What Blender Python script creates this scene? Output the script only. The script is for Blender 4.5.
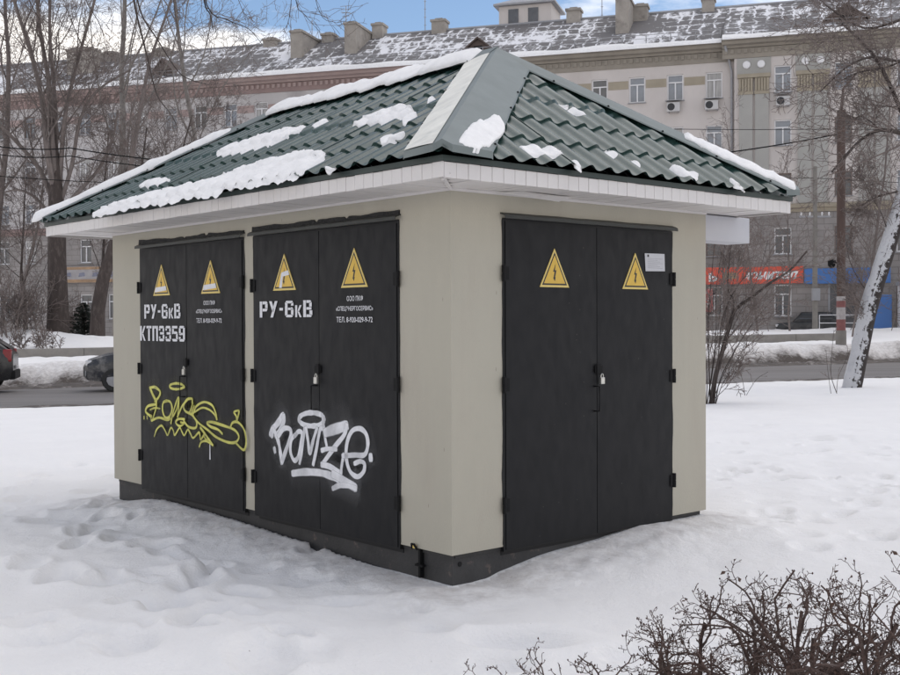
import bpy, bmesh, math, random
import numpy as np
from mathutils import Vector, Matrix

for o in list(bpy.data.objects):
    bpy.data.objects.remove(o)
S = bpy.context.scene
COL = S.collection
PI = math.pi

# ------------------------------------------------------------------ camera
FPX, PITCH, ROLL, CZ = 1145.1, -0.01403, -0.0041, 1.5454
cam = bpy.data.cameras.new('camera')
cam.sensor_fit = 'HORIZONTAL'
cam.sensor_width = 36.0
cam.lens = FPX / 900 * 36.0
cam.clip_start, cam.clip_end = 0.05, 3000
camo = bpy.data.objects.new('camera', cam)
COL.objects.link(camo)
_r = Vector((1, 0, 0)); _f = Vector((0, math.cos(PITCH), math.sin(PITCH))); _u = _r.cross(_f)
_r2 = _r * math.cos(ROLL) + _u * math.sin(ROLL)
_u2 = _u * math.cos(ROLL) - _r * math.sin(ROLL)
M3 = Matrix((_r2, _u2, -_f)).transposed()
camo.matrix_world = Matrix.Translation((0, 0, CZ)) @ M3.to_4x4()
S.camera = camo

# ------------------------------------------------------------------ sky, sun, exposure
SUN_EL, SUN_AZ = math.radians(66), math.radians(62)      # azimuth clockwise from +Y
w = bpy.data.worlds.new('World'); S.world = w; w.use_nodes = True
wn, wl = w.node_tree.nodes, w.node_tree.links
bg = wn['Background']
sky = wn.new('ShaderNodeTexSky'); sky.sky_type = 'NISHITA'; sky.sun_disc = False
sky.sun_elevation = SUN_EL; sky.sun_rotation = SUN_AZ
sky.air_density = 1.0; sky.dust_density = 0.45; sky.ozone_density = 2.6
tc = wn.new('ShaderNodeTexCoord')
mp = wn.new('ShaderNodeMapping'); mp.inputs['Scale'].default_value = (1.0, 1.0, 3.2)
mp.inputs['Location'].default_value = (0.1, 2.2, 1.9)
cn = wn.new('ShaderNodeTexNoise'); cn.inputs['Scale'].default_value = 3.6
cn.inputs['Detail'].default_value = 9; cn.inputs['Roughness'].default_value = 0.58
cr = wn.new('ShaderNodeValToRGB')
cr.color_ramp.elements[0].position = 0.45; cr.color_ramp.elements[0].color = (0, 0, 0, 1)
cr.color_ramp.elements[1].position = 0.62; cr.color_ramp.elements[1].color = (1, 1, 1, 1)
cm = wn.new('ShaderNodeMix'); cm.data_type = 'RGBA'
cm.inputs['B'].default_value = (11.6, 11.1, 10.6, 1)         # cloud white in the sky's own units
SEP = wn.new('ShaderNodeSeparateXYZ')
hz = wn.new('ShaderNodeMapRange')                          # clouds thicken towards the horizon, as they do
hz.inputs['From Min'].default_value = 0.205; hz.inputs['From Max'].default_value = 0.248
hz.inputs['To Min'].default_value = 0.30; hz.inputs['To Max'].default_value = 0.0
ad = wn.new('ShaderNodeMath'); ad.operation = 'ADD'
wl.new(tc.outputs['Generated'], mp.inputs['Vector']); wl.new(mp.outputs[0], cn.inputs['Vector'])
wl.new(tc.outputs['Generated'], SEP.inputs[0]); wl.new(SEP.outputs['Z'], hz.inputs['Value'])
wl.new(cn.outputs['Fac'], ad.inputs[0]); wl.new(hz.outputs[0], ad.inputs[1])
wl.new(ad.outputs[0], cr.inputs[0]); wl.new(cr.outputs[0], cm.inputs['Factor'])
wl.new(sky.outputs[0], cm.inputs['A']); wl.new(cm.outputs['Result'], bg.inputs['Color'])
bg.inputs['Strength'].default_value = 0.10

sl = bpy.data.lights.new('sun', 'SUN'); sl.energy = 0.75; sl.angle = math.radians(55)
sl.color = (1.0, 0.93, 0.84)
so = bpy.data.objects.new('sun', sl); COL.objects.link(so)
sd = Vector((math.sin(SUN_AZ) * math.cos(SUN_EL), math.cos(SUN_AZ) * math.cos(SUN_EL), math.sin(SUN_EL)))
so.rotation_euler = sd.to_track_quat('Z', 'Y').to_euler()
so.location = sd * 60

S.view_settings.view_transform = 'Standard'
S.view_settings.look = 'None'
S.view_settings.exposure = 0.46
S.view_settings.gamma = 1.0
S.view_settings.use_curve_mapping = False

# ------------------------------------------------------------------ measuring helpers (pixel of the photo -> point in the place)
def ray(px, py):
    a, b = (px - 450) / FPX, (337.5 - py) / FPX
    return _f + _r2 * a + _u2 * b
CAM = Vector((0, 0, CZ))
def at(px, py, Y):
    d = ray(px, py); return CAM + d * (Y / d.y)
def hit(px, py, p0, n):
    d = ray(px, py); return CAM + d * ((p0 - CAM).dot(n) / d.dot(n))

# ------------------------------------------------------------------ mesh helpers
class MB:
    def __init__(s): s.v, s.f, s.m = [], [], []
    def add(s, vs, fs, mi=0):
        b = len(s.v); s.v.extend([tuple(p) for p in vs])
        s.f.extend([tuple(b + i for i in f) for f in fs]); s.m.extend([mi] * len(fs))
    def box(s, x0, x1, y0, y1, z0, z1, mi=0):
        s.add([(x0,y0,z0),(x1,y0,z0),(x1,y1,z0),(x0,y1,z0),(x0,y0,z1),(x1,y0,z1),(x1,y1,z1),(x0,y1,z1)],
              [(0,3,2,1),(4,5,6,7),(0,1,5,4),(1,2,6,5),(2,3,7,6),(3,0,4,7)], mi)
    def tube(s, pts, rad, k=6, mi=0, cap=True):
        pts = np.asarray([tuple(p) for p in pts], float); n = len(pts)
        rad = np.full(n, rad, float) if np.isscalar(rad) else np.asarray(rad, float)
        t = np.empty_like(pts); t[1:-1] = pts[2:] - pts[:-2]; t[0] = pts[1] - pts[0]; t[-1] = pts[-1] - pts[-2]
        t /= (np.linalg.norm(t, axis=1)[:, None] + 1e-12)
        ref = np.array([0, 0, 1.0]) if abs(t[:, 2]).mean() < 0.8 else np.array([1.0, 0.3, 0])
        a = np.cross(t, ref); a /= (np.linalg.norm(a, axis=1)[:, None] + 1e-12); b = np.cross(t, a)
        an = np.arange(k) * 2 * PI / k
        V = pts[:, None, :] + rad[:, None, None] * (np.cos(an)[None, :, None] * a[:, None, :] + np.sin(an)[None, :, None] * b[:, None, :])
        B = len(s.v); s.v.extend(map(tuple, V.reshape(-1, 3)))
        for i in range(n - 1):
            for j in range(k):
                j2 = (j + 1) % k
                s.f.append((B + i*k + j, B + i*k + j2, B + (i+1)*k + j2, B + (i+1)*k + j)); s.m.append(mi)
        if cap:
            s.f.append(tuple(B + j for j in range(k))); s.m.append(mi)
            s.f.append(tuple(B + (n-1)*k + j for j in reversed(range(k)))); s.m.append(mi)
    def lathe(s, c, axis, prof, k=16, mi=0):
        c = Vector(c); ax = Vector(axis).normalized()
        a = ax.orthogonal().normalized(); b = ax.cross(a)
        vs = []
        for (h, r) in prof:
            for j in range(k):
                q = 2 * PI * j / k
                vs.append(c + ax * h + (a * math.cos(q) + b * math.sin(q)) * r)
        fs = []
        for i in range(len(prof) - 1):
            for j in range(k):
                j2 = (j + 1) % k
                fs.append((i*k + j, i*k + j2, (i+1)*k + j2, (i+1)*k + j))
        fs.append(tuple(reversed(range(k)))); fs.append(tuple((len(prof)-1)*k + j for j in range(k)))
        s.add(vs, fs, mi)
    def mesh(s, name, mats, smooth=False, angle=None):
        me = bpy.data.meshes.new(name)
        me.from_pydata(s.v, [], s.f)
        for m in (mats if isinstance(mats, (list, tuple)) else [mats]): me.materials.append(m)
        if max(s.m, default=0) > 0: me.polygons.foreach_set('material_index', s.m)
        if smooth:
            me.polygons.foreach_set('use_smooth', [True] * len(s.f))
            if angle: me.set_sharp_from_angle(angle=math.radians(angle))
        me.update()
        return me
    def build(s, name, mats, parent=None, smooth=False, angle=None, fixn=False):
        me = s.mesh(name, mats, smooth, angle)
        if fixn:
            bm = bmesh.new(); bm.from_mesh(me); bmesh.ops.recalc_face_normals(bm, faces=bm.faces); bm.to_mesh(me); bm.free()
        return link(name, me, parent)
def link(name, data, parent=None):
    o = bpy.data.objects.new(name, data); COL.objects.link(o)
    if parent is not None: o.parent = parent
    return o
def empty(name, loc=(0, 0, 0), rz=0):
    o = link(name, None); o.location = loc; o.rotation_euler = (0, 0, rz); o.empty_display_size = 0.2
    return o
def tag(o, label=None, cat=None, group=None, kind=None):
    if label: o['label'] = label
    if cat: o['category'] = cat
    if group: o['group'] = group
    if kind: o['kind'] = kind
    return o
def inst(src, parent, loc=(0, 0, 0), rz=0, scale=None):
    c = src.copy(); COL.objects.link(c); c.parent = parent; c.location = loc; c.rotation_euler = (0, 0, rz)
    if scale: c.scale = scale
    return c
def bevel(o, w_, seg=1):
    bm = bmesh.new(); bm.from_mesh(o.data)
    bmesh.ops.bevel(bm, geom=bm.edges[:] , offset=w_, segments=seg, affect='EDGES', profile=0.6)
    bm.to_mesh(o.data); bm.free(); return o

# ------------------------------------------------------------------ numpy value noise
def _hash(i, j, seed):
    n = (i * 374761393 + j * 668265263 + seed * 1274126177) & 0xffffffff
    n = ((n ^ (n >> 13)) * 1274126177) & 0xffffffff
    return ((n ^ (n >> 16)) & 0xffff) / 65535.0
def vnoise(x, y, seed=0):
    x = np.asarray(x, float); y = np.asarray(y, float)
    xi = np.floor(x).astype(np.int64); yi = np.floor(y).astype(np.int64)
    fx = x - xi; fy = y - yi
    fx = fx * fx * fx * (fx * (fx * 6 - 15) + 10); fy = fy * fy * fy * (fy * (fy * 6 - 15) + 10)
    a = _hash(xi, yi, seed); b = _hash(xi + 1, yi, seed); c = _hash(xi, yi + 1, seed); d = _hash(xi + 1, yi + 1, seed)
    return (a * (1 - fx) + b * fx) * (1 - fy) + (c * (1 - fx) + d * fx) * fy - 0.5
def fbm(x, y, seed=0, oct_=4, gain=0.5):
    v = 0; am = 1.0
    for k in range(oct_):
        v = v + am * vnoise(x * 2**k + 13.1 * k, y * 2**k - 7.7 * k, seed + k); am *= gain
    return v
def sstep(a, b, x):
    t = np.clip((x - a) / (b - a), 0, 1); return t * t * (3 - 2 * t)

# ------------------------------------------------------------------ materials
MATS = {}
def mat(name, col, rough=0.6, metal=0.0, var=0.0, vscale=6.0, bump=0.0, bscale=40.0, col2=None, c2lo=0.5, c2hi=0.7, c2scale=4.0, spec=0.5, coord='Object', stretch=None, detail=6, chips=None, chipscale=40, chipsize=.12, rvar=0.0):
    if name in MATS: return MATS[name]
    m = bpy.data.materials.new(name); m.use_nodes = True; MATS[name] = m
    N, L = m.node_tree.nodes, m.node_tree.links
    p = N['Principled BSDF']
    p.inputs['Roughness'].default_value = rough; p.inputs['Metallic'].default_value = metal
    p.inputs['Specular IOR Level'].default_value = spec
    p.inputs['Base Color'].default_value = (*col, 1)
    t = N.new('ShaderNodeTexCoord'); vec = t.outputs[coord]
    if stretch:
        g = N.new('ShaderNodeMapping'); g.inputs['Scale'].default_value = stretch; L.new(vec, g.inputs['Vector']); vec = g.outputs[0]
    out = None
    if var > 0:
        n = N.new('ShaderNodeTexNoise'); n.inputs['Scale'].default_value = vscale; n.inputs['Detail'].default_value = detail; n.inputs['Roughness'].default_value = 0.6
        L.new(vec, n.inputs['Vector'])
        r = N.new('ShaderNodeValToRGB')
        r.color_ramp.elements[0].position = 0.25; r.color_ramp.elements[1].position = 0.75
        r.color_ramp.elements[0].color = (*[c * (1 - var) for c in col], 1)
        r.color_ramp.elements[1].color = (*[min(1, c * (1 + var)) for c in col], 1)
        L.new(n.outputs['Fac'], r.inputs[0]); out = r.outputs[0]
    if col2:
        n2 = N.new('ShaderNodeTexNoise'); n2.inputs['Scale'].default_value = c2scale; n2.inputs['Detail'].default_value = 8; n2.inputs['Roughness'].default_value = 0.65
        L.new(vec, n2.inputs['Vector'])
        r2 = N.new('ShaderNodeMapRange'); r2.inputs['From Min'].default_value = c2lo; r2.inputs['From Max'].default_value = c2hi
        L.new(n2.outputs['Fac'], r2.inputs['Value'])
        x = N.new('ShaderNodeMix'); x.data_type = 'RGBA'; x.inputs['B'].default_value = (*col2, 1)
        if out: L.new(out, x.inputs['A'])
        else: x.inputs['A'].default_value = (*col, 1)
        L.new(r2.outputs[0], x.inputs['Factor']); out = x.outputs['Result']
    if chips:
        vo = N.new('ShaderNodeTexVoronoi'); vo.inputs['Scale'].default_value = chipscale; L.new(vec, vo.inputs['Vector'])
        gt = N.new('ShaderNodeMath'); gt.operation = 'LESS_THAN'; gt.inputs[1].default_value = chipsize; L.new(vo.outputs['Distance'], gt.inputs[0])
        sc = N.new('ShaderNodeSeparateColor'); L.new(vo.outputs['Color'], sc.inputs[0])
        g2 = N.new('ShaderNodeMath'); g2.operation = 'GREATER_THAN'; g2.inputs[1].default_value = .82; L.new(sc.outputs[0], g2.inputs[0])
        mu = N.new('ShaderNodeMath'); mu.operation = 'MULTIPLY'; L.new(gt.outputs[0], mu.inputs[0]); L.new(g2.outputs[0], mu.inputs[1])
        xc = N.new('ShaderNodeMix'); xc.data_type = 'RGBA'; xc.inputs['B'].default_value = (*chips, 1)
        if out: L.new(out, xc.inputs['A'])
        else: xc.inputs['A'].default_value = (*col, 1)
        L.new(mu.outputs[0], xc.inputs['Factor']); out = xc.outputs['Result']
    if rvar > 0:
        rn = N.new('ShaderNodeTexNoise'); rn.inputs['Scale'].default_value = vscale * 1.7; rn.inputs['Detail'].default_value = 7; L.new(vec, rn.inputs['Vector'])
        rr_ = N.new('ShaderNodeMapRange'); rr_.inputs['From Min'].default_value = .3; rr_.inputs['From Max'].default_value = .7; rr_.inputs['To Min'].default_value = max(.05, rough - rvar); rr_.inputs['To Max'].default_value = min(1, rough + rvar); L.new(rn.outputs['Fac'], rr_.inputs['Value']); L.new(rr_.outputs[0], p.inputs['Roughness'])
    if out: L.new(out, p.inputs['Base Color'])
    if bump > 0:
        b = N.new('ShaderNodeTexNoise'); b.inputs['Scale'].default_value = bscale; b.inputs['Detail'].default_value = 5
        L.new(vec, b.inputs['Vector'])
        bb = N.new('ShaderNodeBump'); bb.inputs['Strength'].default_value = bump; bb.inputs['Distance'].default_value = 0.02
        L.new(b.outputs['Fac'], bb.inputs['Height']); L.new(bb.outputs[0], p.inputs['Normal'])
    return m

def snow_ground_mat():
    m = bpy.data.materials.new('snow_ground'); m.use_nodes = True
    N, L = m.node_tree.nodes, m.node_tree.links; p = N['Principled BSDF']
    p.inputs['Roughness'].default_value = 0.75; p.inputs['Specular IOR Level'].default_value = 0.25
    at_ = N.new('ShaderNodeAttribute'); at_.attribute_name = 'dirt'
    t = N.new('ShaderNodeTexCoord')
    n1 = N.new('ShaderNodeTexNoise'); n1.inputs['Scale'].default_value = 7; n1.inputs['Detail'].default_value = 9; n1.inputs['Roughness'].default_value = 0.7
    n2 = N.new('ShaderNodeTexNoise'); n2.inputs['Scale'].default_value = 55; n2.inputs['Detail'].default_value = 6; n2.inputs['Roughness'].default_value = 0.75
    n3 = N.new('ShaderNodeTexNoise'); n3.inputs['Scale'].default_value = 1.1; n3.inputs['Detail'].default_value = 5
    for n in (n1, n2, n3): L.new(t.outputs['Object'], n.inputs['Vector'])
    base = N.new('ShaderNodeMix'); base.data_type = 'RGBA'
    base.inputs['A'].default_value = (0.87, 0.857, 0.842, 1); base.inputs['B'].default_value = (0.80, 0.787, 0.775, 1)
    L.new(n3.outputs['Fac'], base.inputs['Factor'])
    # grime: dirt attribute shaped by noise
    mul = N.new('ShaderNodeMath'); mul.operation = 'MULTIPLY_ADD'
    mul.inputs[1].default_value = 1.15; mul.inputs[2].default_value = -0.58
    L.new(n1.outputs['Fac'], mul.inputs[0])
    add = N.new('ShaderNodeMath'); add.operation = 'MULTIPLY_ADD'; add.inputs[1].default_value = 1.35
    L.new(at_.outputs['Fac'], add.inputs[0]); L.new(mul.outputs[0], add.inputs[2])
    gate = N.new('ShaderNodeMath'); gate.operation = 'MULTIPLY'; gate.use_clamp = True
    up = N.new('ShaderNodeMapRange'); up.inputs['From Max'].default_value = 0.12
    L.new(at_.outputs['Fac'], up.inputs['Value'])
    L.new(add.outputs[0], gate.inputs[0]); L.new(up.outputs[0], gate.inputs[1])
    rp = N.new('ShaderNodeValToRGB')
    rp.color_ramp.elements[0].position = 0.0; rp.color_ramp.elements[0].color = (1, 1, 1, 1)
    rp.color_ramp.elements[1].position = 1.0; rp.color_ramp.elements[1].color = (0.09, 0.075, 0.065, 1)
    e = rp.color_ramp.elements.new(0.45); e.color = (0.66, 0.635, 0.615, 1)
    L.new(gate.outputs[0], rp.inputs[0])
    x = N.new('ShaderNodeMix'); x.data_type = 'RGBA'; x.blend_type = 'MULTIPLY'; x.inputs['Factor'].default_value = 1
    L.new(base.outputs['Result'], x.inputs['A']); L.new(rp.outputs[0], x.inputs['B'])
    # small specks of litter
    sp = N.new('ShaderNodeTexVoronoi'); sp.inputs['Scale'].default_value = 9.0
    L.new(t.outputs['Object'], sp.inputs['Vector'])
    sr = N.new('ShaderNodeMapRange'); sr.inputs['From Min'].default_value = 0.035; sr.inputs['From Max'].default_value = 0.05
    sr.inputs['To Min'].default_value = 0.75; sr.inputs['To Max'].default_value = 0.0
    L.new(sp.outputs['Distance'], sr.inputs['Value'])
    sg = N.new('ShaderNodeMath'); sg.operation = 'MULTIPLY'; L.new(sr.outputs[0], sg.inputs[0])
    th = N.new('ShaderNodeMath'); th.operation = 'GREATER_THAN'; th.inputs[1].default_value = 0.56
    L.new(n1.outputs['Fac'], th.inputs[0]); L.new(th.outputs[0], sg.inputs[1])
    x2 = N.new('ShaderNodeMix'); x2.data_type = 'RGBA'; x2.inputs['B'].default_value = (0.2, 0.17, 0.15, 1)
    L.new(sg.outputs[0], x2.inputs['Factor']); L.new(x.outputs['Result'], x2.inputs['A'])
    L.new(x2.outputs['Result'], p.inputs['Base Color'])
    b1 = N.new('ShaderNodeBump'); b1.inputs['Strength'].default_value = 0.5; b1.inputs['Distance'].default_value = 0.05
    L.new(n1.outputs['Fac'], b1.inputs['Height'])
    b2 = N.new('ShaderNodeBump'); b2.inputs['Strength'].default_value = 0.5; b2.inputs['Distance'].default_value = 0.014
    L.new(n2.outputs['Fac'], b2.inputs['Height']); L.new(b1.outputs[0], b2.inputs['Normal'])
    L.new(b2.outputs[0], p.inputs['Normal'])
    return m

def coursed_mat(name, col, mortar, cw, ch, var=0.12):          # far rusticated stone, too small to pick apart
    m = bpy.data.materials.new(name); m.use_nodes = True; MATS[name] = m
    N, L = m.node_tree.nodes, m.node_tree.links; p = N['Principled BSDF']; p.inputs['Roughness'].default_value = 0.85
    t = N.new('ShaderNodeTexCoord'); sx = N.new('ShaderNodeSeparateXYZ'); cx = N.new('ShaderNodeCombineXYZ')
    L.new(t.outputs['Object'], sx.inputs[0]); L.new(sx.outputs['X'], cx.inputs['X']); L.new(sx.outputs['Z'], cx.inputs['Y'])
    b = N.new('ShaderNodeTexBrick'); b.inputs['Scale'].default_value = 1; b.inputs['Brick Width'].default_value = cw; b.inputs['Row Height'].default_value = ch
    b.inputs['Mortar Size'].default_value = 0.03; b.inputs['Mortar Smooth'].default_value = 0.2
    b.inputs['Color1'].default_value = (*col, 1); b.inputs['Color2'].default_value = (*[c * (1 - var) for c in col], 1); b.inputs['Mortar'].default_value = (*mortar, 1)
    n = N.new('ShaderNodeTexNoise'); n.inputs['Scale'].default_value = 0.5; n.inputs['Detail'].default_value = 8
    L.new(t.outputs['Object'], n.inputs['Vector'])
    mr = N.new('ShaderNodeMapRange'); mr.inputs['From Min'].default_value = 0.3; mr.inputs['From Max'].default_value = 0.7; mr.inputs['To Min'].default_value = 0.78; mr.inputs['To Max'].default_value = 1.12
    L.new(n.outputs['Fac'], mr.inputs['Value'])
    x = N.new('ShaderNodeVectorMath'); x.operation = 'SCALE'
    L.new(cx.outputs[0], b.inputs['Vector']); L.new(b.outputs['Color'], x.inputs[0]); L.new(mr.outputs[0], x.inputs['Scale'])
    L.new(x.outputs[0], p.inputs['Base Color'])
    bp = N.new('ShaderNodeBump'); bp.inputs['Strength'].default_value = 0.5; bp.inputs['Distance'].default_value = 0.04; bp.invert = True
    L.new(b.outputs['Fac'], bp.inputs['Height']); L.new(bp.outputs[0], p.inputs['Normal'])
    return m

def slate_roof_mat():                                           # far slate roof with snow lying in streaks along the joints
    m = bpy.data.materials.new('slate_with_snow'); m.use_nodes = True
    N, L = m.node_tree.nodes, m.node_tree.links; p = N['Principled BSDF']; p.inputs['Roughness'].default_value = 0.85
    t = N.new('ShaderNodeTexCoord')
    sx = N.new('ShaderNodeSeparateXYZ'); cx = N.new('ShaderNodeCombineXYZ')
    L.new(t.outputs['Object'], sx.inputs[0]); L.new(sx.outputs['X'], cx.inputs['X']); L.new(sx.outputs['Y'], cx.inputs['Y'])
    br = N.new('ShaderNodeTexBrick'); br.inputs['Scale'].default_value = 1; br.inputs['Brick Width'].default_value = 0.85; br.inputs['Row Height'].default_value = 1.05
    br.offset = 0.0
    br.inputs['Mortar Size'].default_value = 0.09; br.inputs['Mortar Smooth'].default_value = 0.3
    wn_ = N.new('ShaderNodeTexNoise'); wn_.inputs['Scale'].default_value = 0.9; wn_.inputs['Detail'].default_value = 4; L.new(cx.outputs[0], wn_.inputs['Vector'])
    wv_ = N.new('ShaderNodeVectorMath'); wv_.operation = 'MULTIPLY_ADD'; wv_.inputs[1].default_value = (1.1, .5, 0); L.new(wn_.outputs['Color'], wv_.inputs[0]); L.new(cx.outputs[0], wv_.inputs[2]); L.new(wv_.outputs[0], br.inputs['Vector'])
    n = N.new('ShaderNodeTexNoise'); n.inputs['Scale'].default_value = 0.22; n.inputs['Detail'].default_value = 7; n.inputs['Roughness'].default_value = 0.62
    n2 = N.new('ShaderNodeTexNoise'); n2.inputs['Scale'].default_value = 1.5; n2.inputs['Detail'].default_value = 6; n2.inputs['Roughness'].default_value = 0.7
    mp_ = N.new('ShaderNodeMapping'); mp_.inputs['Scale'].default_value = (1.0, 0.4, 1); mp_.inputs['Rotation'].default_value = (0, 0, .5)
    L.new(t.outputs['Object'], n.inputs['Vector']); L.new(t.outputs['Object'], mp_.inputs['Vector']); L.new(mp_.outputs[0], n2.inputs['Vector'])
    a1 = N.new('ShaderNodeMath'); a1.operation = 'MULTIPLY_ADD'; a1.inputs[1].default_value = 0.13
    L.new(br.outputs['Fac'], a1.inputs[0]); L.new(n.outputs['Fac'], a1.inputs[2])
    a2 = N.new('ShaderNodeMath'); a2.operation = 'MULTIPLY_ADD'; a2.inputs[1].default_value = 0.9
    L.new(n2.outputs['Fac'], a2.inputs[0]); L.new(a1.outputs[0], a2.inputs[2])
    mr = N.new('ShaderNodeMapRange'); mr.inputs['From Min'].default_value = 0.98; mr.inputs['From Max'].default_value = 1.09
    L.new(a2.outputs[0], mr.inputs['Value'])
    x = N.new('ShaderNodeMix'); x.data_type = 'RGBA'
    x.inputs['A'].default_value = (0.14, 0.133, 0.133, 1); x.inputs['B'].default_value = (0.72, 0.72, 0.74, 1)
    L.new(mr.outputs[0], x.inputs['Factor']); L.new(x.outputs['Result'], p.inputs['Base Color'])
    return m

M = dict(
    snow=snow_ground_mat(),
    rsnow=mat('roof_snow', (0.80, 0.79, 0.78), 0.8, var=0.08, vscale=9, bump=0.35, bscale=28, spec=0.2),
    coating=mat('pale_film', (0.68, 0.67, 0.61), 0.6, var=0.14, vscale=7, bump=0.1, bscale=60, col2=(0.50, 0.51, 0.47), c2lo=0.55, c2hi=0.72, c2scale=5),
    plaster=mat('beige_plaster', (0.418, 0.392, 0.322), 0.8, var=0.09, vscale=1.6, bump=0.2, bscale=160, col2=(0.37, 0.335, 0.278), c2lo=0.5, c2hi=0.8, c2scale=3.2, stretch=(1, 1, 0.22), chips=(.27, .24, .2), chipscale=17, chipsize=.055),
    door=mat('charcoal_door_paint', (0.0105, 0.0107, 0.0120), 0.58, spec=0.22, rvar=.07, chips=(.07, .065, .06), chipscale=26, chipsize=.06, var=0.08, vscale=9, bump=0.05, bscale=7, col2=(0.0125, 0.0125, 0.0135), c2lo=0.5, c2hi=0.85, c2scale=16, stretch=(1, 1, 0.4)),
    frame=mat('door_frame_paint', (0.011, 0.011, 0.012), 0.55, spec=0.3, var=0.2, vscale=8),
    black=mat('black_iron', (0.007, 0.007, 0.0075), 0.6, spec=0.15, var=0.2, vscale=20),
    hood=mat('hood_flashing', (0.028, 0.031, 0.029), 0.5, var=0.2, vscale=10),
    sealant=mat('dark_sealant', (0.022, 0.022, 0.022), 0.9, var=0.3, vscale=30, bump=0.5, bscale=60),
    plinth=mat('plinth_steel', (0.035, 0.034, 0.034), 0.7, var=0.3, vscale=6, bump=0.2, bscale=40, col2=(0.13, 0.10, 0.085), c2lo=0.60, c2hi=0.72, c2scale=9),
    hole=mat('hole_dark', (0.004, 0.004, 0.004), 0.9),
    chrome=mat('padlock_steel', (0.55, 0.54, 0.50), 0.3, metal=0.8, var=0.1, vscale=60),
    tile=mat('green_metal_tile', (0.023, 0.054, 0.047), 0.28, spec=0.7, rvar=.1, var=0.2, vscale=3.5, bump=0.05, bscale=30, col2=(0.06, 0.088, 0.082), c2lo=0.54, c2hi=0.8, c2scale=6),
    cap=mat('grey_green_cap', (0.15, 0.175, 0.17), 0.5, spec=0.35, var=0.12, vscale=5, bump=0.04, bscale=12),
    trim=mat('dark_green_trim', (0.012, 0.026, 0.023), 0.5, var=0.2, vscale=6),
    siding=mat('white_siding', (0.66, 0.63, 0.61), 0.55, var=0.06, vscale=2.5, col2=(0.47, 0.43, 0.40), c2lo=0.58, c2hi=0.82, c2scale=2.5),
    gap=mat('joint_grey', (0.20, 0.18, 0.17), 0.9),
    yellow=mat('sign_yellow', (0.64, 0.41, 0.055), 0.5, var=0.08, vscale=15),
    cream=mat('sign_border', (0.66, 0.50, 0.15), 0.5),
    ink=mat('sign_black', (0.012, 0.011, 0.010), 0.5),
    stencil=mat('stencil_white', (0.68, 0.68, 0.70), 0.7, var=0.1, vscale=25, col2=(0.2, 0.2, 0.21), c2lo=0.62, c2hi=0.72, c2scale=30),
    spray_w=mat('spray_white', (0.70, 0.70, 0.72), 0.6, var=0.16, vscale=14),
    spray_y=mat('spray_yellow', (0.56, 0.54, 0.12), 0.6, var=0.3, vscale=9, col2=(0.28, 0.28, 0.10), c2lo=0.55, c2hi=0.7, c2scale=8),
    paper=mat('paper_notice', (0.52, 0.52, 0.54), 0.8, var=0.05, vscale=20),
    duct=mat('grey_duct', (0.46, 0.46, 0.49), 0.5, var=0.04, vscale=4),
    asphalt=mat('asphalt', (0.15, 0.138, 0.130), 0.55, var=0.25, vscale=0.7, bump=0.2, bscale=60, col2=(0.19, 0.18, 0.175), c2lo=0.48, c2hi=0.66, c2scale=0.8, stretch=(0.12, 1.6, 1)),
    slush=mat('brown_slush', (0.075, 0.062, 0.053), 0.7, var=0.4, vscale=3, bump=0.8, bscale=9, col2=(0.33, 0.30, 0.28), c2lo=0.55, c2hi=0.68, c2scale=2.2),
    concrete=mat('weathered_concrete', (0.22, 0.205, 0.185), 0.9, var=0.2, vscale=2, bump=0.2, bscale=20),
)

# ================================================================== THE GROUND
ORG = Vector((0.00741, 7.52154, 0.0))
ROT = math.radians(41.0408)
EX = np.array([math.cos(ROT), math.sin(ROT)]); EY = np.array([-math.sin(ROT), math.cos(ROT)])
W_, L_, H_ = 2.7533, 5.1012, 2.4

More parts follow.
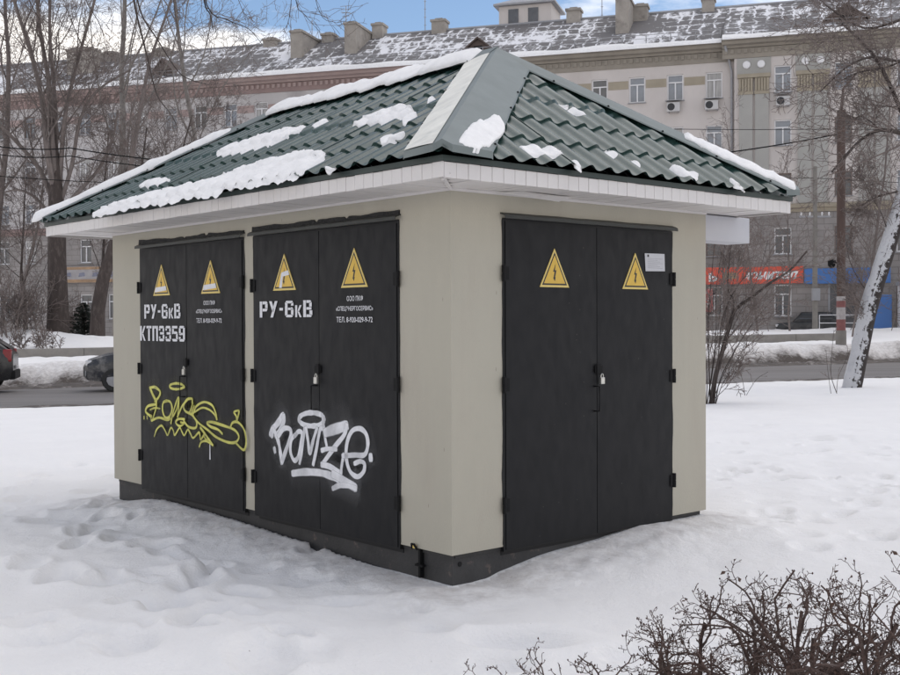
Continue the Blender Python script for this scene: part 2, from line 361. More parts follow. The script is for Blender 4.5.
CL = np.array([(-1.0,-.21),(0.022,-.208),(0.44,-.212),(0.956,-.190),(1.797,-.150),(2.616,-.116),(3.743,-.090),(4.033,-.086),(4.44,-.130),(4.76,-.185),(5.03,-.2),(6.5,-.2)])
CR = np.array([(-1.0,-.21),(0.025,-.210),(0.341,-.208),(0.454,-.175),(0.875,-.113),(1.458,-.080),(1.919,-.022),(2.311,-.041),(2.714,-.039),(3.5,-.06)])
def road_near(x): return 31.3 + 0.30 * np.clip(x, -30, 30)
def road_far(x): return 43.0 + 0.30 * np.clip(x, -30, 30)
def road_z(x): return -0.45 + 0.012 * np.clip(x, -60, 60)
def ground_z(x, y, fine=True):
    x = np.asarray(x, float); y = np.asarray(y, float)
    rn, rf, rz = road_near(x), road_far(x), road_z(x)
    # near field
    k = np.clip((y - 9) / (rn - 9), 0, 1)
    z = -0.215 * (1 - k) + (rz + 0.07) * k
    z = z + 0.10 * sstep(1.5, 7, x) * (1 - k) * sstep(6.0, 9.5, y)
    amp = 1 - 0.6 * sstep(14, 26, y)
    z = z + amp * 0.09 * fbm(x * 0.45, y * 0.45, 3, 3) + amp * 0.045 * fbm(x * 1.6, y * 1.6, 11, 3)
    # trampled patch on the left of the kiosk
    tr = sstep(1.0, -1.6, x) * sstep(5.6, 7.2, y) * sstep(17, 12, y)
    tr2 = sstep(2.6, 4.2, x) * sstep(8.5, 10, y) * sstep(19, 14, y)
    z = z + (0.025 * tr + 0.03 * tr2) * fbm(x * 2.1, y * 1.9, 31, 3) + (0.022 * tr + 0.024 * tr2) * vnoise(x * 6.5, y * 5.8, 32)
    # bank against the walls
    lx = (x - ORG.x) * EX[0] + (y - ORG.y) * EX[1]; ly = (x - ORG.x) * EY[0] + (y - ORG.y) * EY[1]
    cx_ = np.clip(lx, 0, W_); cy_ = np.clip(ly, 0, L_)
    d = np.hypot(lx - cx_, ly - cy_)
    useL = (lx < 0) & (-lx >= -ly)
    zc = np.where(useL, np.interp(ly, CL[:, 0], CL[:, 1]), np.interp(lx, CR[:, 0], CR[:, 1]))
    wgt = np.exp(-(d / 0.62) ** 2)
    z = z * (1 - wgt) + (zc + 0.025 * vnoise(x * 6, y * 6, 5) * np.minimum(1, d / 0.1)) * wgt
    # shallow trench where feet have passed along the left wall
    z = z - 0.035 * np.exp(-((d - 0.75) / 0.3) ** 2) * sstep(.5, -.4, lx) * (1 + 1.2 * vnoise(x * 3, y * 3, 8))
    # hard crusty lumps close to the wall
    z = z + 0.018 * np.exp(-((d - 0.35) / 0.3) ** 2) * fbm(x * 9, y * 9, 21, 3)
    # road trench, far bank and far lawn
    edge = 0.5 * vnoise(x * 1.3, x * 0.0 + 3, 7) + 0.25 * vnoise(x * 4, y * 0 + 9, 17)
    inroad = sstep(-0.5, 0.15, y - rn + edge * 0.6)
    z = z * (1 - inroad) + (rz - 0.12) * inroad
    fb = sstep(-0.1, 2.4, y - rf + edge)
    zfar = 0.32 + 0.0125 * np.clip(x, -60, 60)
    bank = zfar + 0.12 * fbm(x * 0.8, y * 0.8, 41, 3)
    z = z * (1 - fb) + bank * fb
    wl_ = 51.6 + .16 * np.clip(x, -60, 60)
    lift = sstep(0.4, 6, y - wl_)
    z = z + lift * (0.42 + 0.004 * np.clip(-x, 0, 60)) 
    md = np.exp(-((x + 21.0) / 2.4) ** 2 - ((y - 57) / 1.6) ** 2) * 0.65 + np.exp(-((x + 17.5) / 2.0) ** 2 - ((y - 56) / 1.5) ** 2) * 0.3
    z = z + md
    z = z * (1 - sstep(16.5, 19, y - wl_)) + 0.42 * sstep(16.5, 19, y - wl_)
    return z
FOOT = []
_rg = random.Random(5)
for (px, py, n, dx, dy) in [(-1.35, 7.3, 5, -.42, .62), (-2.9, 8.2, 6, -.1, .7), (-0.9, 6.3, 4, -.6, .12), (-2.4, 6.6, 5, .35, .5), (3.4, 10.2, 6, .45, .6), (2.7, 8.6, 4, .6, .35), (5.2, 12, 6, .5, .3), (-4.2, 9.6, 6, -.1, .75), (0.3, 5.9, 3, .6, .12)]:
    for i in range(n):
        FOOT.append((px + dx * i + _rg.uniform(-.08, .08), py + dy * i + _rg.uniform(-.08, .08), math.atan2(dy, dx) + _rg.uniform(-.3, .3), _rg.uniform(.045, .09), _rg.uniform(.08, .12)))
def _gp(px, py): p = hit(px, py, Vector((0, 0, -.2)), Vector((0, 0, 1))); return p.x, p.y
for (px, py, dp, r) in ((155, 550, .12, .10), (60, 578, .10, .13), (105, 583, .09, .11), (170, 602, .10, .15), (205, 615, .10, .13), (265, 658, .10, .17), (520, 643, .11, .17), (190, 563, .08, .09), (215, 568, .08, .09), (118, 545, .09, .1), (95, 530, .09, .1), (70, 505, .09, .11), (40, 520, .08, .1), (30, 470, .08, .12), (75, 455, .08, .12), (820, 440, .09, .12), (860, 455, .09, .12), (770, 425, .08, .12), (740, 470, .09, .11), (880, 490, .09, .11), (790, 480, .08, .1), (330, 600, .07, .12), (130, 645, .09, .15), (430, 628, .06, .12), (30, 640, .08, .14)):
    q_ = _gp(px, py); FOOT.append((q_[0], q_[1], _rg.uniform(0, PI), dp, r))
for i in range(150):
    if i < 55: px, py = _rg.uniform(-5.6, .3), _rg.uniform(5.9, 13.5)
    else: px, py = _rg.uniform(2.6, 8.5), _rg.uniform(8.6, 17)
    FOOT.append((px, py, _rg.uniform(0, PI), _rg.uniform(.025, .07), _rg.uniform(.05, .12)))
def footprints(x, y):
    z = np.zeros_like(x)
    for fx, fy, a, dep, r in FOOT:
        mk = (np.abs(x - fx) < .7) & (np.abs(y - fy) < .7)
        if not mk.any(): continue
        u = (x[mk] - fx) * math.cos(a) + (y[mk] - fy) * math.sin(a); v = -(x[mk] - fx) * math.sin(a) + (y[mk] - fy) * math.cos(a)
        q = np.hypot(u / (r * 1.55), v / (r * .95))
        z[mk] += -dep * np.exp(-q ** 3.8 * 0.9) + dep * 0.22 * np.exp(-((q - 1.5) / .45) ** 2)
    return z
def build_ground():
    th = np.concatenate([np.radians(np.linspace(-180, -29, 42)[:-1]), np.radians(np.linspace(-29, 29, 620)), np.radians(np.linspace(29, 180, 42)[1:-1])])
    r = np.concatenate([np.linspace(0.4, 3.6, 10)[:-1], np.geomspace(3.6, 28, 330)[:-1], np.linspace(28, 64, 170)[:-1], np.geomspace(64, 1500, 26)])
    R, T = np.meshgrid(r, th, indexing='ij')
    X = R * np.sin(T); Y = R * np.cos(T)
    Z = ground_z(X, Y) + footprints(X, Y)
    nr, nt = X.shape
    co = np.stack([X, Y, Z], -1).reshape(-1, 3)
    idx = np.arange(nr * nt).reshape(nr, nt)
    i0 = idx[:-1, :]; i1 = idx[1:, :]
    q = np.stack([i0, np.roll(i0, -1, 1), np.roll(i1, -1, 1), i1], -1).reshape(-1, 4)[:, ::-1]
    c = len(co); co = np.vstack([co, [[0, 0, -0.21]]])
    me = bpy.data.meshes.new('ground')
    tri = [(c, int(idx[0, (j + 1) % nt]), int(idx[0, j])) for j in range(nt)]
    me.from_pydata(co.tolist(), [], q.tolist() + tri)
    me.polygons.foreach_set('use_smooth', [True] * len(me.polygons))
    x, y = co[:, 0], co[:, 1]
    lx = (x - ORG.x) * EX[0] + (y - ORG.y) * EX[1]; ly = (x - ORG.x) * EY[0] + (y - ORG.y) * EY[1]
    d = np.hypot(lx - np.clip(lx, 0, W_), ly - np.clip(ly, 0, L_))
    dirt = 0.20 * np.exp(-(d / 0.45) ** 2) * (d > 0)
    s = y - road_near(x)
    dirt = np.maximum(dirt, 0.95 * sstep(-0.75, -0.05, s + 0.7 * vnoise(x * 1.5, y, 50)) * (s < 6))
    s2 = y - road_far(x)
    dirt = np.maximum(dirt, (0.95 - 0.72 * sstep(-0.1, 2.1, s2 + 0.9 * fbm(x * 1.2, y, 51, 3))) * (s2 > -4) * sstep(3.4, 1.6, s2 + 0.8 * vnoise(x * .9, y, 53)))
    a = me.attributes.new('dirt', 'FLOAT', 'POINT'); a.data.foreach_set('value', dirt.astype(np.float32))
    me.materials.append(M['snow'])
    o = link('ground', me); tag(o, 'snow covered ground, trampled around the small green-roofed building', kind='structure')
    return o
build_ground()
def gz(x, y): return float(ground_z(np.array([x]), np.array([y]))[0])

def build_road():
    xs = np.linspace(-90, 90, 361); mb = MB(); rows = 9
    vs = []
    for x in xs:
        for j in range(rows):
            f = j / (rows - 1)
            yy = road_near(x) - 0.35 + f * (road_far(x) - road_near(x) + 0.7)
            vs.append((x, yy, float(road_z(x)) + 0.06 * (1 - (2 * f - 1) ** 2) - 0.03))
    fs = [(i * rows + j, (i + 1) * rows + j, (i + 1) * rows + j + 1, i * rows + j + 1) for i in range(len(xs) - 1) for j in range(rows - 1)]
    mb.add(vs, fs); o = mb.build('road', M['asphalt'], smooth=True); tag(o, 'wet grey asphalt street between snow banks', kind='structure')
    # brown slush ridges along both edges
    for nm, fn, h, wd in (('slush_strip', road_near, 0.05, 0.9), ('slush_strip', road_far, 0.10, 1.1)):
        m2 = MB(); X = np.arange(-45, 45, 0.12); C = 9; vv = []
        for x in X:
            c = fn(x) + (0.15 if fn is road_near else -0.25) + 0.35 * float(vnoise(x * 0.9, 3.3, 60))
            ww = wd * (0.6 + 0.7 * (float(vnoise(x * 1.7, 8.1, 61)) + .5))
            for j in range(C):
                v = j / (C - 1) * 2 - 1
                vv.append((x, c + v * ww, float(road_z(x)) + 0.004 + (h * (1 - v * v) * (0.5 + float(vnoise(x * 6, v * 3 + 40, 62)) * 1.4 + .3) if abs(v) < 1 else -0.06)))
        m2.add(vv, [(i * C + j, (i + 1) * C + j, (i + 1) * C + j + 1, i * C + j + 1) for i in range(len(X) - 1) for j in range(C - 1)])
        o = m2.build(nm, M['slush'], smooth=True)
        tag(o, 'brown slush along the near edge of the street' if fn is road_near else 'dirty brown slush along the far edge of the street', 'slush', kind='stuff')
build_road()

# ================================================================== THE SUBSTATION KIOSK
SUB = empty('substation_kiosk', ORG, ROT)
tag(SUB, 'beige transformer kiosk with charcoal double doors and green metal tile hip roof', 'kiosk')
RM = Matrix.Translation(ORG) @ Matrix.Rotation(ROT, 4, 'Z')
RMI = RM.inverted()
def Lf(a, z, out): return (-out, a, z)            # left face: a grows away to the left
def Rf(a, z, out): return (a, -out, z)            # right face: a grows to the right
NL = Vector((EX[0], EX[1], 0)); NR = Vector((EY[0], EY[1], 0))
def pl(px, py, out=0.0):
    p = RMI @ hit(px, py, ORG - NL * out, NL); return p.y, p.z
def pr(px, py, out=0.0):
    p = RMI @ hit(px, py, ORG - NR * out, NR); return p.x, p.z

DA, DB, DC = (2.60, 4.495, 3.567), (0.54, 2.447, 1.498), (0.465, 2.308, 1.412)
DT, DBOT = 2.25, -0.035
def kiosk_walls():
    mb = MB()
    mb.box(0.05, W_ - .002, 0.05, L_ - .002, 0.0, 2.44)                 # core, behind the outer skin
    for (a0, a1, z0, z1) in [(0.0, DB[0], 0, 2.425), (DB[1], DA[0], 0, 2.425), (DA[1], L_, 0, 2.425), (DB[0], DB[1], DT, 2.425), (DA[0], DA[1], DT, 2.425)]:
        mb.box(0, 0.05, a0, a1, z0, z1)
    for (a0, a1, z0, z1) in [(0.05, DC[0], 0, 2.425), (DC[1], W_, 0, 2.425), (DC[0], DC[1], DT, 2.425)]:
        mb.box(a0, a1, 0, 0.05, z0, z1)
    o = mb.build('wall', M['plaster'], SUB)
    bm = bmesh.new(); bm.from_mesh(o.data); bmesh.ops.remove_doubles(bm, verts=bm.verts, dist=1e-5); bm.to_mesh(o.data); bm.free()
    p = MB(); s = 0.035
    p.box(s, W_ - s, s, L_ - s, -0.55, -0.002)
    p.box(s - .012, s, 0.02, L_ - .05, -0.028, -0.004); p.box(s + .01, W_ - .05, s - .012, s, -0.028, -0.004)   # channel flange
    pb = p.build('plinth', M['plinth'], SUB)
    h = MB(); h.lathe((0.098, s - .004, -0.073), (0, 1, 0), [(0, .017), (.006, .017)], 16)
    h.build('hole', M['hole'], pb)
    b = MB(); b.box(s - .035, s, .33, .35, -.2, .0); b.box(s - .05, s - .02, .29, .37, -.12, -.105); b.tube([(-.012, .40, -.005), (-.03, .385, .03), (-.03, .36, .03), (-.012, .345, -.01)], .008, 6)
    b.build('bracket', M['black'], pb)
    pe = MB(); pe.box(-.022, -.008, .36, .385, .0, .022); pe.build('pebble', M['cream'], pb)
    # cable duct on the far side under the eaves
    d = MB(); d.box(W_ + .001, W_ + .66, 0.03, 0.26, 2.20, 2.413); do = d.build('cable_duct', M['duct'], SUB); bevel(do, .006)
kiosk_walls()

def make_doors():
    rg = random.Random(2)
    for face, (a0, a1, am), nm in ((Lf, DA, 'A'), (Lf, DB, 'B'), (Rf, DC, 'C')):
        left = face is Lf
        def bx(mb, p0, p1, z0, z1, o0, o1, mi=0):
            if left: mb.box(-o1, -o0, p0, p1, z0, z1, mi)
            else: mb.box(p0, p1, -o1, -o0, z0, z1, mi)
        fr = MB()
        bx(fr, a0, a0 + .028, DBOT, DT, -.03, .008); bx(fr, a1 - .028, a1, DBOT, DT, -.03, .008); bx(fr, a0 + .028, a1 - .028, DT - .03, DT, -.03, .008)
        bx(fr, a0 + .028, a1 - .028, DBOT, DBOT + .02, -.03, .006); bx(fr, a0 + .01, a1 - .01, DBOT - .03, DT, -.06, -.03)
        fr.build('door_frame', M['frame'], SUB)
        for half in (0, 1):
            p0, p1 = (a0 + .018, am - .003) if half == 0 else (am + .003, a1 - .018)
            lf = MB()
            # slightly dished steel sheet with folded edges
            nx, nz = 7, 11; vs = []
            for i in range(nx):
                for j in range(nz):
                    u, v = i / (nx - 1), j / (nz - 1)
                    o = .018 + .0022 * float(fbm(u * 2.2 + 7 * half + a0, v * 3.2, 70, 2)) - (.003 if (i in (0, nx - 1) or j in (0, nz - 1)) else 0)
                    vs.append(face(p0 + (p1 - p0) * u, DBOT + .012 + (DT - .02 - DBOT - .012) * v, o))
            fs = [(i * nz + j, (i + 1) * nz + j, (i + 1) * nz + j + 1, i * nz + j + 1) for i in range(nx - 1) for j in range(nz - 1)]
            if left: fs = [f[::-1] for f in fs]
            lf.add(vs, fs)
            bx(lf, p0 + .001, p1 - .001, DBOT + .013, DT - .021, -.02, .0135)
            leaf = lf.build('door_leaf', M['door'], SUB, smooth=True, angle=35)
            hs = a0 if half == 0 else a1
            for hz_ in (1.86 + rg.uniform(-.02, .02), 1.11, 0.285):
                hb = MB()
                c = face(hs + (-.006 if half == 0 else .006), hz_ - .055, .022)
                hb.lathe(c, (0, 0, 1), [(0, .014), (.052, .014), (.054, .012), (.057, .012), (.059, .014), (.11, .014)], 10)
                bx(hb, min(hs, hs + (.045 if half == 0 else -.045)), max(hs, hs + (.045 if half == 0 else -.045)), hz_ - .045, hz_ + .045, .018, .023)
                hb.build('hinge', M['black'], leaf)
        # pull handle on one leaf
        hd = MB(); ha = am + (.03 if left else -.035)
        hd.tube([face(ha, 1.065, .018), face(ha, 1.065, .07), face(ha, .883, .07), face(ha, .883, .018)], .0065, 8)
        hd.build('handle', M['black'], SUB)
        hp = MB(); bx(hp, am - .035, am + .045, 1.165, 1.215, .019, .03); bx(hp, am - .02, am + .02, 1.15, 1.23, .03, .036)
        hp.build('hasp', M['black'], SUB)
        # drip hood: a bent strip above the opening
        hb = MB(); e0, e1 = a0 - .018, a1 + .018
        prof = [(.0, DT + .040), (.030, DT + .030), (.050, DT + .020), (.053, DT - .004), (.049, DT - .004), (.046, DT + .014), (.028, DT + .023), (.0, DT + .030)]
        n = 14; vs = []
        for i in range(n):
            a = e0 + (e1 - e0) * i / (n - 1); jit = .004 * float(vnoise(a * 5, 1.0, 80))
            for (o, z) in prof: vs.append(face(a, z + jit, o + .0005))
        k = len(prof)
        fs = [(i * k + j, (i + 1) * k + j, (i + 1) * k + (j + 1) % k, i * k + (j + 1) % k) for i in range(n - 1) for j in range(k)]
        fs += [tuple(range(k)), tuple(reversed([(n - 1) * k + j for j in range(k)]))]
        hb.add(vs, fs); hb.build('drip_hood', M['hood'], SUB, fixn=True)
        if left:
            sb = MB(); n = 90; vs = []
            for i in range(n):
                a = e0 + .01 + (e1 - e0 - .02) * i / (n - 1)
                t = .016 + .022 * (float(fbm(a * 3.1, 4.0, 90 + int(a0 * 10), 4)) + .25)
                g = 1.0 if not (abs(a - (am + .04)) < .02 or abs(a - (am - .35)) < .025) else .25
                vs += [face(a, DT + .03, .001), face(a, DT + .03, .016), face(a, DT + .046 + max(.006, t) * g, .012), face(a, DT + .046 + max(.006, t) * g, .001)]
            fs = []
            for i in range(n - 1):
                for j in range(4): fs.append((i*4 + j, (i+1)*4 + j, (i+1)*4 + (j+1) % 4, i*4 + (j+1) % 4))
            fs += [(0, 1, 2, 3), tuple((n-1)*4 + j for j in (3, 2, 1, 0))]
            sb.add(vs, fs); sb.build('sealant', M['sealant'], SUB, fixn=True)
        # ragged sealant down the opening's sides
        for side in (a0, a1):
            sb = MB(); vs = []; n = 60; sg = -1 if side == a0 else 1
            for i in range(n):
                z = DBOT + .05 + (DT - DBOT - .06) * i / (n - 1); t = max(.002, .007 + .016 * float(fbm(z * 4, side * 3, 95, 4)))
                vs += [face(side - sg * .006, z, .0095), face(side + sg * t, z, .003)]
            sb.add(vs, [(2*i, 2*i+1, 2*i+3, 2*i+2) for i in range(n - 1)])
            sb.build('sealant', M['sealant'], SUB, fixn=False)
        # padlock hangs in the hasp
        pk = empty('padlock', RM @ Vector(face(am - (.002 if left else -.02), 1.105, .048)), ROT)
        bo = MB(); bo.box(-.010, .010, -.010, .010, -.02, .02)
        bo.v = [((p[0] * 1.0) if left else p[0] * 2.0, (p[1] * 2.0) if left else p[1], p[2] * 1.25) for p in bo.v]
        bb = bo.build('body', M['chrome'], pk); bevel(bb, .004, 2)
        sh = MB(); ax = Vector((0, 1, 0)) if left else Vector((1, 0, 0))
        sh.tube([ax * (.013 * math.cos(q)) + Vector((0, 0, .024 + .026 * math.sin(q) ** .6 if math.sin(q) > 0 else .024)) for q in np.linspace(0.001, PI - .001, 9)], .0035, 8)
        sh.build('shackle', M['chrome'], pk)
        tag(pk, {'A': 'steel padlock on the doors with the yellow graffiti', 'B': 'steel padlock on the doors with the white graffiti', 'C': 'steel padlock on the doors without graffiti'}[nm], 'padlock', 'padlocks on the kiosk doors')
make_doors()
LEAVES = [o for o in SUB.children if o.name.split('.')[0] == 'door_leaf']     # A-near, A-far, B-near, B-far, C-left, C-right

def warn_sign(face, a, z0, wd, ht, leaf, scuff):
    mb = MB(); left = face is Lf
    sg = -1 if left else 1                                   # picture-right in a
    def tri(s, out, mi, inset=0):
        c = (0, ht * .36)
        P = [(-wd / 2, 0), (wd / 2, 0), (0, ht)]
        P = [(c[0] + (p[0] - c[0]) * s, c[1] + (p[1] - c[1]) * s) for p in P]
        vs = [face(a + sg * p[0], z0 + p[1], out) for p in P]
        mb.add(vs, [(0, 1, 2)], mi)
    tri(1.0, .0225, 1); tri(.85, .0230, 2); tri(.73, .0235, 0)
    bolt = [(.02, .62), (-.035, .40), (-.004, .40), (-.024, .25), (-.034, .25), (0, .15), (.018, .26), (.006, .26), (.034, .44), (.002, .44)]
    mb.add([face(a + sg * p[0] * wd * 1.7, z0 + p[1] * ht, .0240) for p in bolt], [tuple(range(len(bolt)))], 2)
    vs = [face(a + sg * p[0], z0 + p[1], o) for o in (.016, .0224) for p in ((-wd / 2, 0), (wd / 2, 0), (0, ht))]
    mb.add(vs, [(0, 1, 4, 3), (1, 2, 5, 4), (2, 0, 3, 5)], 1)
    if scuff == 1: mb.add([face(a + sg * p[0], z0 + p[1], .0245) for p in ((-.13, .03), (.10, .045), (.09, .085), (-.11, .075))], [(0, 1, 2, 3)], 3)
    if scuff == 2:
        mb.add([face(a + sg * p[0], z0 + p[1], .0245) for p in ((-.07, .02), (-.03, .02), (-.01, .14), (-.04, .13))], [(0, 1, 2, 3)], 3)
        mb.add([face(a + sg * p[0], z0 + p[1], .0246) for p in ((-.04, .105), (.075, .12), (.06, .155), (-.035, .14))], [(0, 1, 2, 3)], 3)
    o = mb.build('warning_sign', [M['yellow'], M['cream'], M['ink'], M['stencil']], leaf)
    return o
for face, a, leaf, sc in ((Lf, 4.03, LEAVES[1], 1), (Lf, 3.125, LEAVES[0], 1), (Lf, 1.965, LEAVES[3], 2), (Lf, 1.04, LEAVES[2], 0)):
    warn_sign(face, a, 1.795, .325, .285, leaf, sc)
warn_sign(Rf, .958, 1.785, .30, .275, LEAVES[4], 0); warn_sign(Rf, 1.843, 1.785, .30, .275, LEAVES[5], 0)

GL = {
 'Р': (.64, [[(0,0),(.2,0),(.2,1),(0,1)], [(.23,.82),(.52,.82),(.64,.9),(.56,1),(.23,1)], [(.44,.58),(.64,.58),(.64,.86),(.44,.80)], [(.23,.38),(.56,.38),(.64,.55),(.23,.55)]]),
 'У': (.66, [[(0,1),(.21,1),(.40,.46),(.27,.32)], [(.45,1),(.66,1),(.31,0),(.10,0)]]),
 '-': (.34, [[(.03,.42),(.31,.42),(.31,.58),(.03,.58)]]),
 '6': (.66, [[(0,.10),(.2,.15),(.2,.84),(0,.90)], [(.04,.92),(.2,.84),(.46,.84),(.62,.92),(.55,1),(.11,1)], [(.46,.70),(.66,.70),(.64,.89),(.48,.82)], [(.06,.06),(.13,0),(.53,0),(.62,.08),(.46,.16),(.2,.16)], [(.46,.19),(.64,.11),(.66,.46),(.46,.46)], [(.23,.44),(.44,.44),(.44,.58),(.23,.58)], [(.46,.49),(.65,.49),(.56,.60),(.46,.60)]]),
 'к': (.48, [[(0,0),(.15,0),(.15,.72),(0,.72)], [(.17,.37),(.30,.37),(.48,.72),(.33,.72)], [(.17,.34),(.30,.34),(.48,0),(.33,0)]]),
 'В': (.66, [[(0,0),(.2,0),(.2,1),(0,1)], [(.23,.84),(.46,.84),(.60,.92),(.52,1),(.23,1)], [(.44,.62),(.62,.62),(.62,.88),(.44,.81)], [(.23,.44),(.60,.44),(.60,.59),(.23,.59)], [(.45,.18),(.66,.12),(.66,.40),(.45,.40)], [(.23,0),(.55,0),(.64,.09),(.45,.16),(.23,.16)]]),
 'К': (.66, [[(0,0),(.2,0),(.2,1),(0,1)], [(.22,.51),(.38,.51),(.66,1),(.45,1)], [(.22,.48),(.38,.48),(.66,0),(.45,0)]]),
 'Т': (.60, [[(0,.84),(.60,.84),(.60,1),(0,1)], [(.2,0),(.4,0),(.4,.81),(.2,.81)]]),
 'П': (.64, [[(0,0),(.2,0),(.2,1),(0,1)], [(.44,0),(.64,0),(.64,1),(.44,1)], [(.22,.83),(.42,.83),(.42,1),(.22,1)]]),
 '3': (.64, [[(.0,.84),(.46,.84),(.60,.92),(.53,1),(.08,1)], [(.44,.62),(.62,.62),(.62,.89),(.44,.81)], [(.14,.44),(.60,.44),(.60,.59),(.14,.59)], [(.44,.18),(.64,.12),(.64,.40),(.44,.40)], [(.08,0),(.53,0),(.60,.08),(.44,.16),(0,.16)], [(0,.20),(.18,.20),(.18,.30),(0,.30)], [(0,.70),(.18,.70),(.18,.81),(0,.81)]]),
 '5': (.64, [[(0,.84),(.60,.84),(.60,1),(0,1)], [(0,.46),(.2,.50),(.2,.81),(0,.81)], [(.22,.48),(.56,.48),(.62,.58),(.5,.64),(.22,.64)], [(.44,.18),(.64,.12),(.64,.50),(.44,.45)], [(.08,0),(.53,0),(.60,.08),(.44,.16),(0,.16)]]),
}
GL['9'] = (.66, [[(.66 - p[0], 1 - p[1]) for p in poly] for poly in GL['6'][1]])
def stencil(txt, face, a_start, a_end, z0, z1, out, parent):
    mb = MB(); sg = 1 if a_end > a_start else -1
    wtot = sum(GL[c][0] + .12 for c in txt) - .12; k = abs(a_end - a_start) / wtot; h = z1 - z0; x = 0
    for c in txt:
        for poly in GL[c][1]:
            mb.add([face(a_start + sg * k * (x + p[0]), z0 + h * p[1], out) for p in poly], [tuple(range(len(poly)))])
        x += GL[c][0] + .12
    return tag(mb.build('lettering', M['stencil'], parent), kind='stuff')
stencil('РУ-6кВ', Lf, 4.375, 3.665, 1.583, 1.715, .0235, LEAVES[1])
stencil('КТП3359', Lf, 4.465, 3.585, 1.375, 1.515, .0235, LEAVES[1])
stencil('РУ-6кВ', Lf, 2.325, 1.575, 1.583, 1.712, .0235, LEAVES[3])

DG = None
def text_mesh(txt, size=1.0, offset=0.0, shear=0.0, extrude=0.0):
    cu = bpy.data.curves.new('lettering', 'FONT'); cu.body = txt; cu.size = size; cu.offset = offset; cu.shear = shear; cu.extrude = extrude
    cu.align_x = 'CENTER'; cu.align_y = 'CENTER'; cu.resolution_u = 3
    o = link('tmp_text', cu); bpy.context.view_layer.update()
    me = bpy.data.meshes.new_from_object(o.evaluated_get(bpy.context.evaluated_depsgraph_get()))
    bpy.data.objects.remove(o); return me
def small_text(txt, a_mid, z_mid, width, height, leaf):
    me = text_mesh(txt, 1.0, 0.012)
    co = np.array([v.co[:] for v in me.vertices]); mn, mx = co.min(0), co.max(0)
    for v in me.vertices:
        u = (v.co.x - (mn[0] + mx[0]) / 2) / (mx[0] - mn[0]) * width; q = (v.co.y - (mn[1] + mx[1]) / 2) / (mx[1] - mn[1]) * height
        v.co = Lf(a_mid - u, z_mid + q, .0235)
    me.materials.clear(); me.materials.append(M['stencil']); return tag(link('lettering', me, leaf), kind='stuff')
for am, leaf in ((1.04, LEAVES[2]), (3.155, LEAVES[0])):
    small_text('ООО ПКФ', am - .01, 1.715, .20, .040, leaf)
    small_text('«СПЕЦЭНЕРГОСЕРВИС»', am, 1.640, .45, .040, leaf)
    small_text('ТЕЛ. 8-920-029-9-72', am, 1.562, .44, .040, leaf)

# paper notice
nb = MB(); nb.add([Rf(a, z, .0215) for a, z in ((1.965, 1.925), (2.20, 1.93), (2.195, 2.065), (1.955, 2.062))], [(0, 1, 2, 3)], 0)
for i in range(7): nb.add([Rf(a, z, .0222) for a, z in ((1.99, 1.95 + i*.012), (2.17 - .03 * (i % 3), 1.95 + i*.012), (2.17 - .03 * (i % 3), 1.953 + i*.012), (1.99, 1.953 + i*.012))], [(0, 1, 2, 3)], 1)
nb.add([Rf(a, z, .0222) for a, z in ((1.985, 2.035), (2.005, 2.035), (2.005, 2.053), (1.985, 2.053))], [(0, 1, 2, 3)], 2)
nb.build('paper_notice', [M['paper'], mat('print_grey', (.33, .33, .35), .8), M['ink']], LEAVES[5])

# ---- graffiti: sprayed strokes traced as ribbons on the door sheets
def catmull(P, n=8):
    P = [np.array(p, float) for p in P]
    if len(P) == 2: return [P[0] + (P[1] - P[0]) * t for t in np.linspace(0, 1, 6)]
    Q = [2 * P[0] - P[1]] + P + [2 * P[-1] - P[-2]]; out = []
    for i in range(1, len(Q) - 2):
        a, b, c, d = Q[i-1:i+3]
        for t in np.linspace(0, 1, n, endpoint=False):
            out.append(.5 * ((2*b) + (-a + c)*t + (2*a - 5*b + 4*c - d)*t*t + (-a + 3*b - 3*c + d)*t**3))
    out.append(P[-1]); return out
def ribbon(mb, pts2, wd, out, seed, cov, peak=1.0, soft=.13):
    pts = np.array(pts2); n = len(pts)
    t = np.gradient(pts, axis=0); t /= (np.linalg.norm(t, axis=1)[:, None] + 1e-9); nn = np.stack([-t[:, 1], t[:, 0]], 1)
    wv = wd / 2 * (1 + .28 * fbm(np.arange(n) * .22, np.full(n, seed * 3.7), 33, 2))
    dens = np.clip(1 + .5 * fbm(np.arange(n) * .13 + seed * 5, np.full(n, seed * 1.3), 37, 2), .6, 1.2) * peak
    prof = [(-1 - soft, 0), (-1 + soft, 1), (0, 1), (1 - soft, 1), (1 + soft, 0)]; k = len(prof); vs = []
    P = np.vstack([pts[:1] - t[:1] * wd * .55, pts[:1] - t[:1] * wd * .3, pts, pts[-1:] + t[-1:] * wd * .3, pts[-1:] + t[-1:] * wd * .55])
    NN = np.vstack([nn[:1], nn[:1], nn, nn[-1:], nn[-1:]]); WV = np.concatenate([[wv[0] * .55, wv[0] * .85], wv, [wv[-1] * .85, wv[-1] * .55]]); DD = np.concatenate([[0, dens[0]], dens, [dens[-1], 0]])
    for i in range(len(P)):
        for (f, c) in prof:
            p = P[i] + NN[i] * WV[i] * f; vs.append(Lf(p[0], p[1], out)); cov.append(float(c * DD[i]))
    mb.add(vs, [(i*k + j, (i+1)*k + j, (i+1)*k + j + 1, i*k + j + 1) for i in range(len(P) - 1) for j in range(k - 1)])
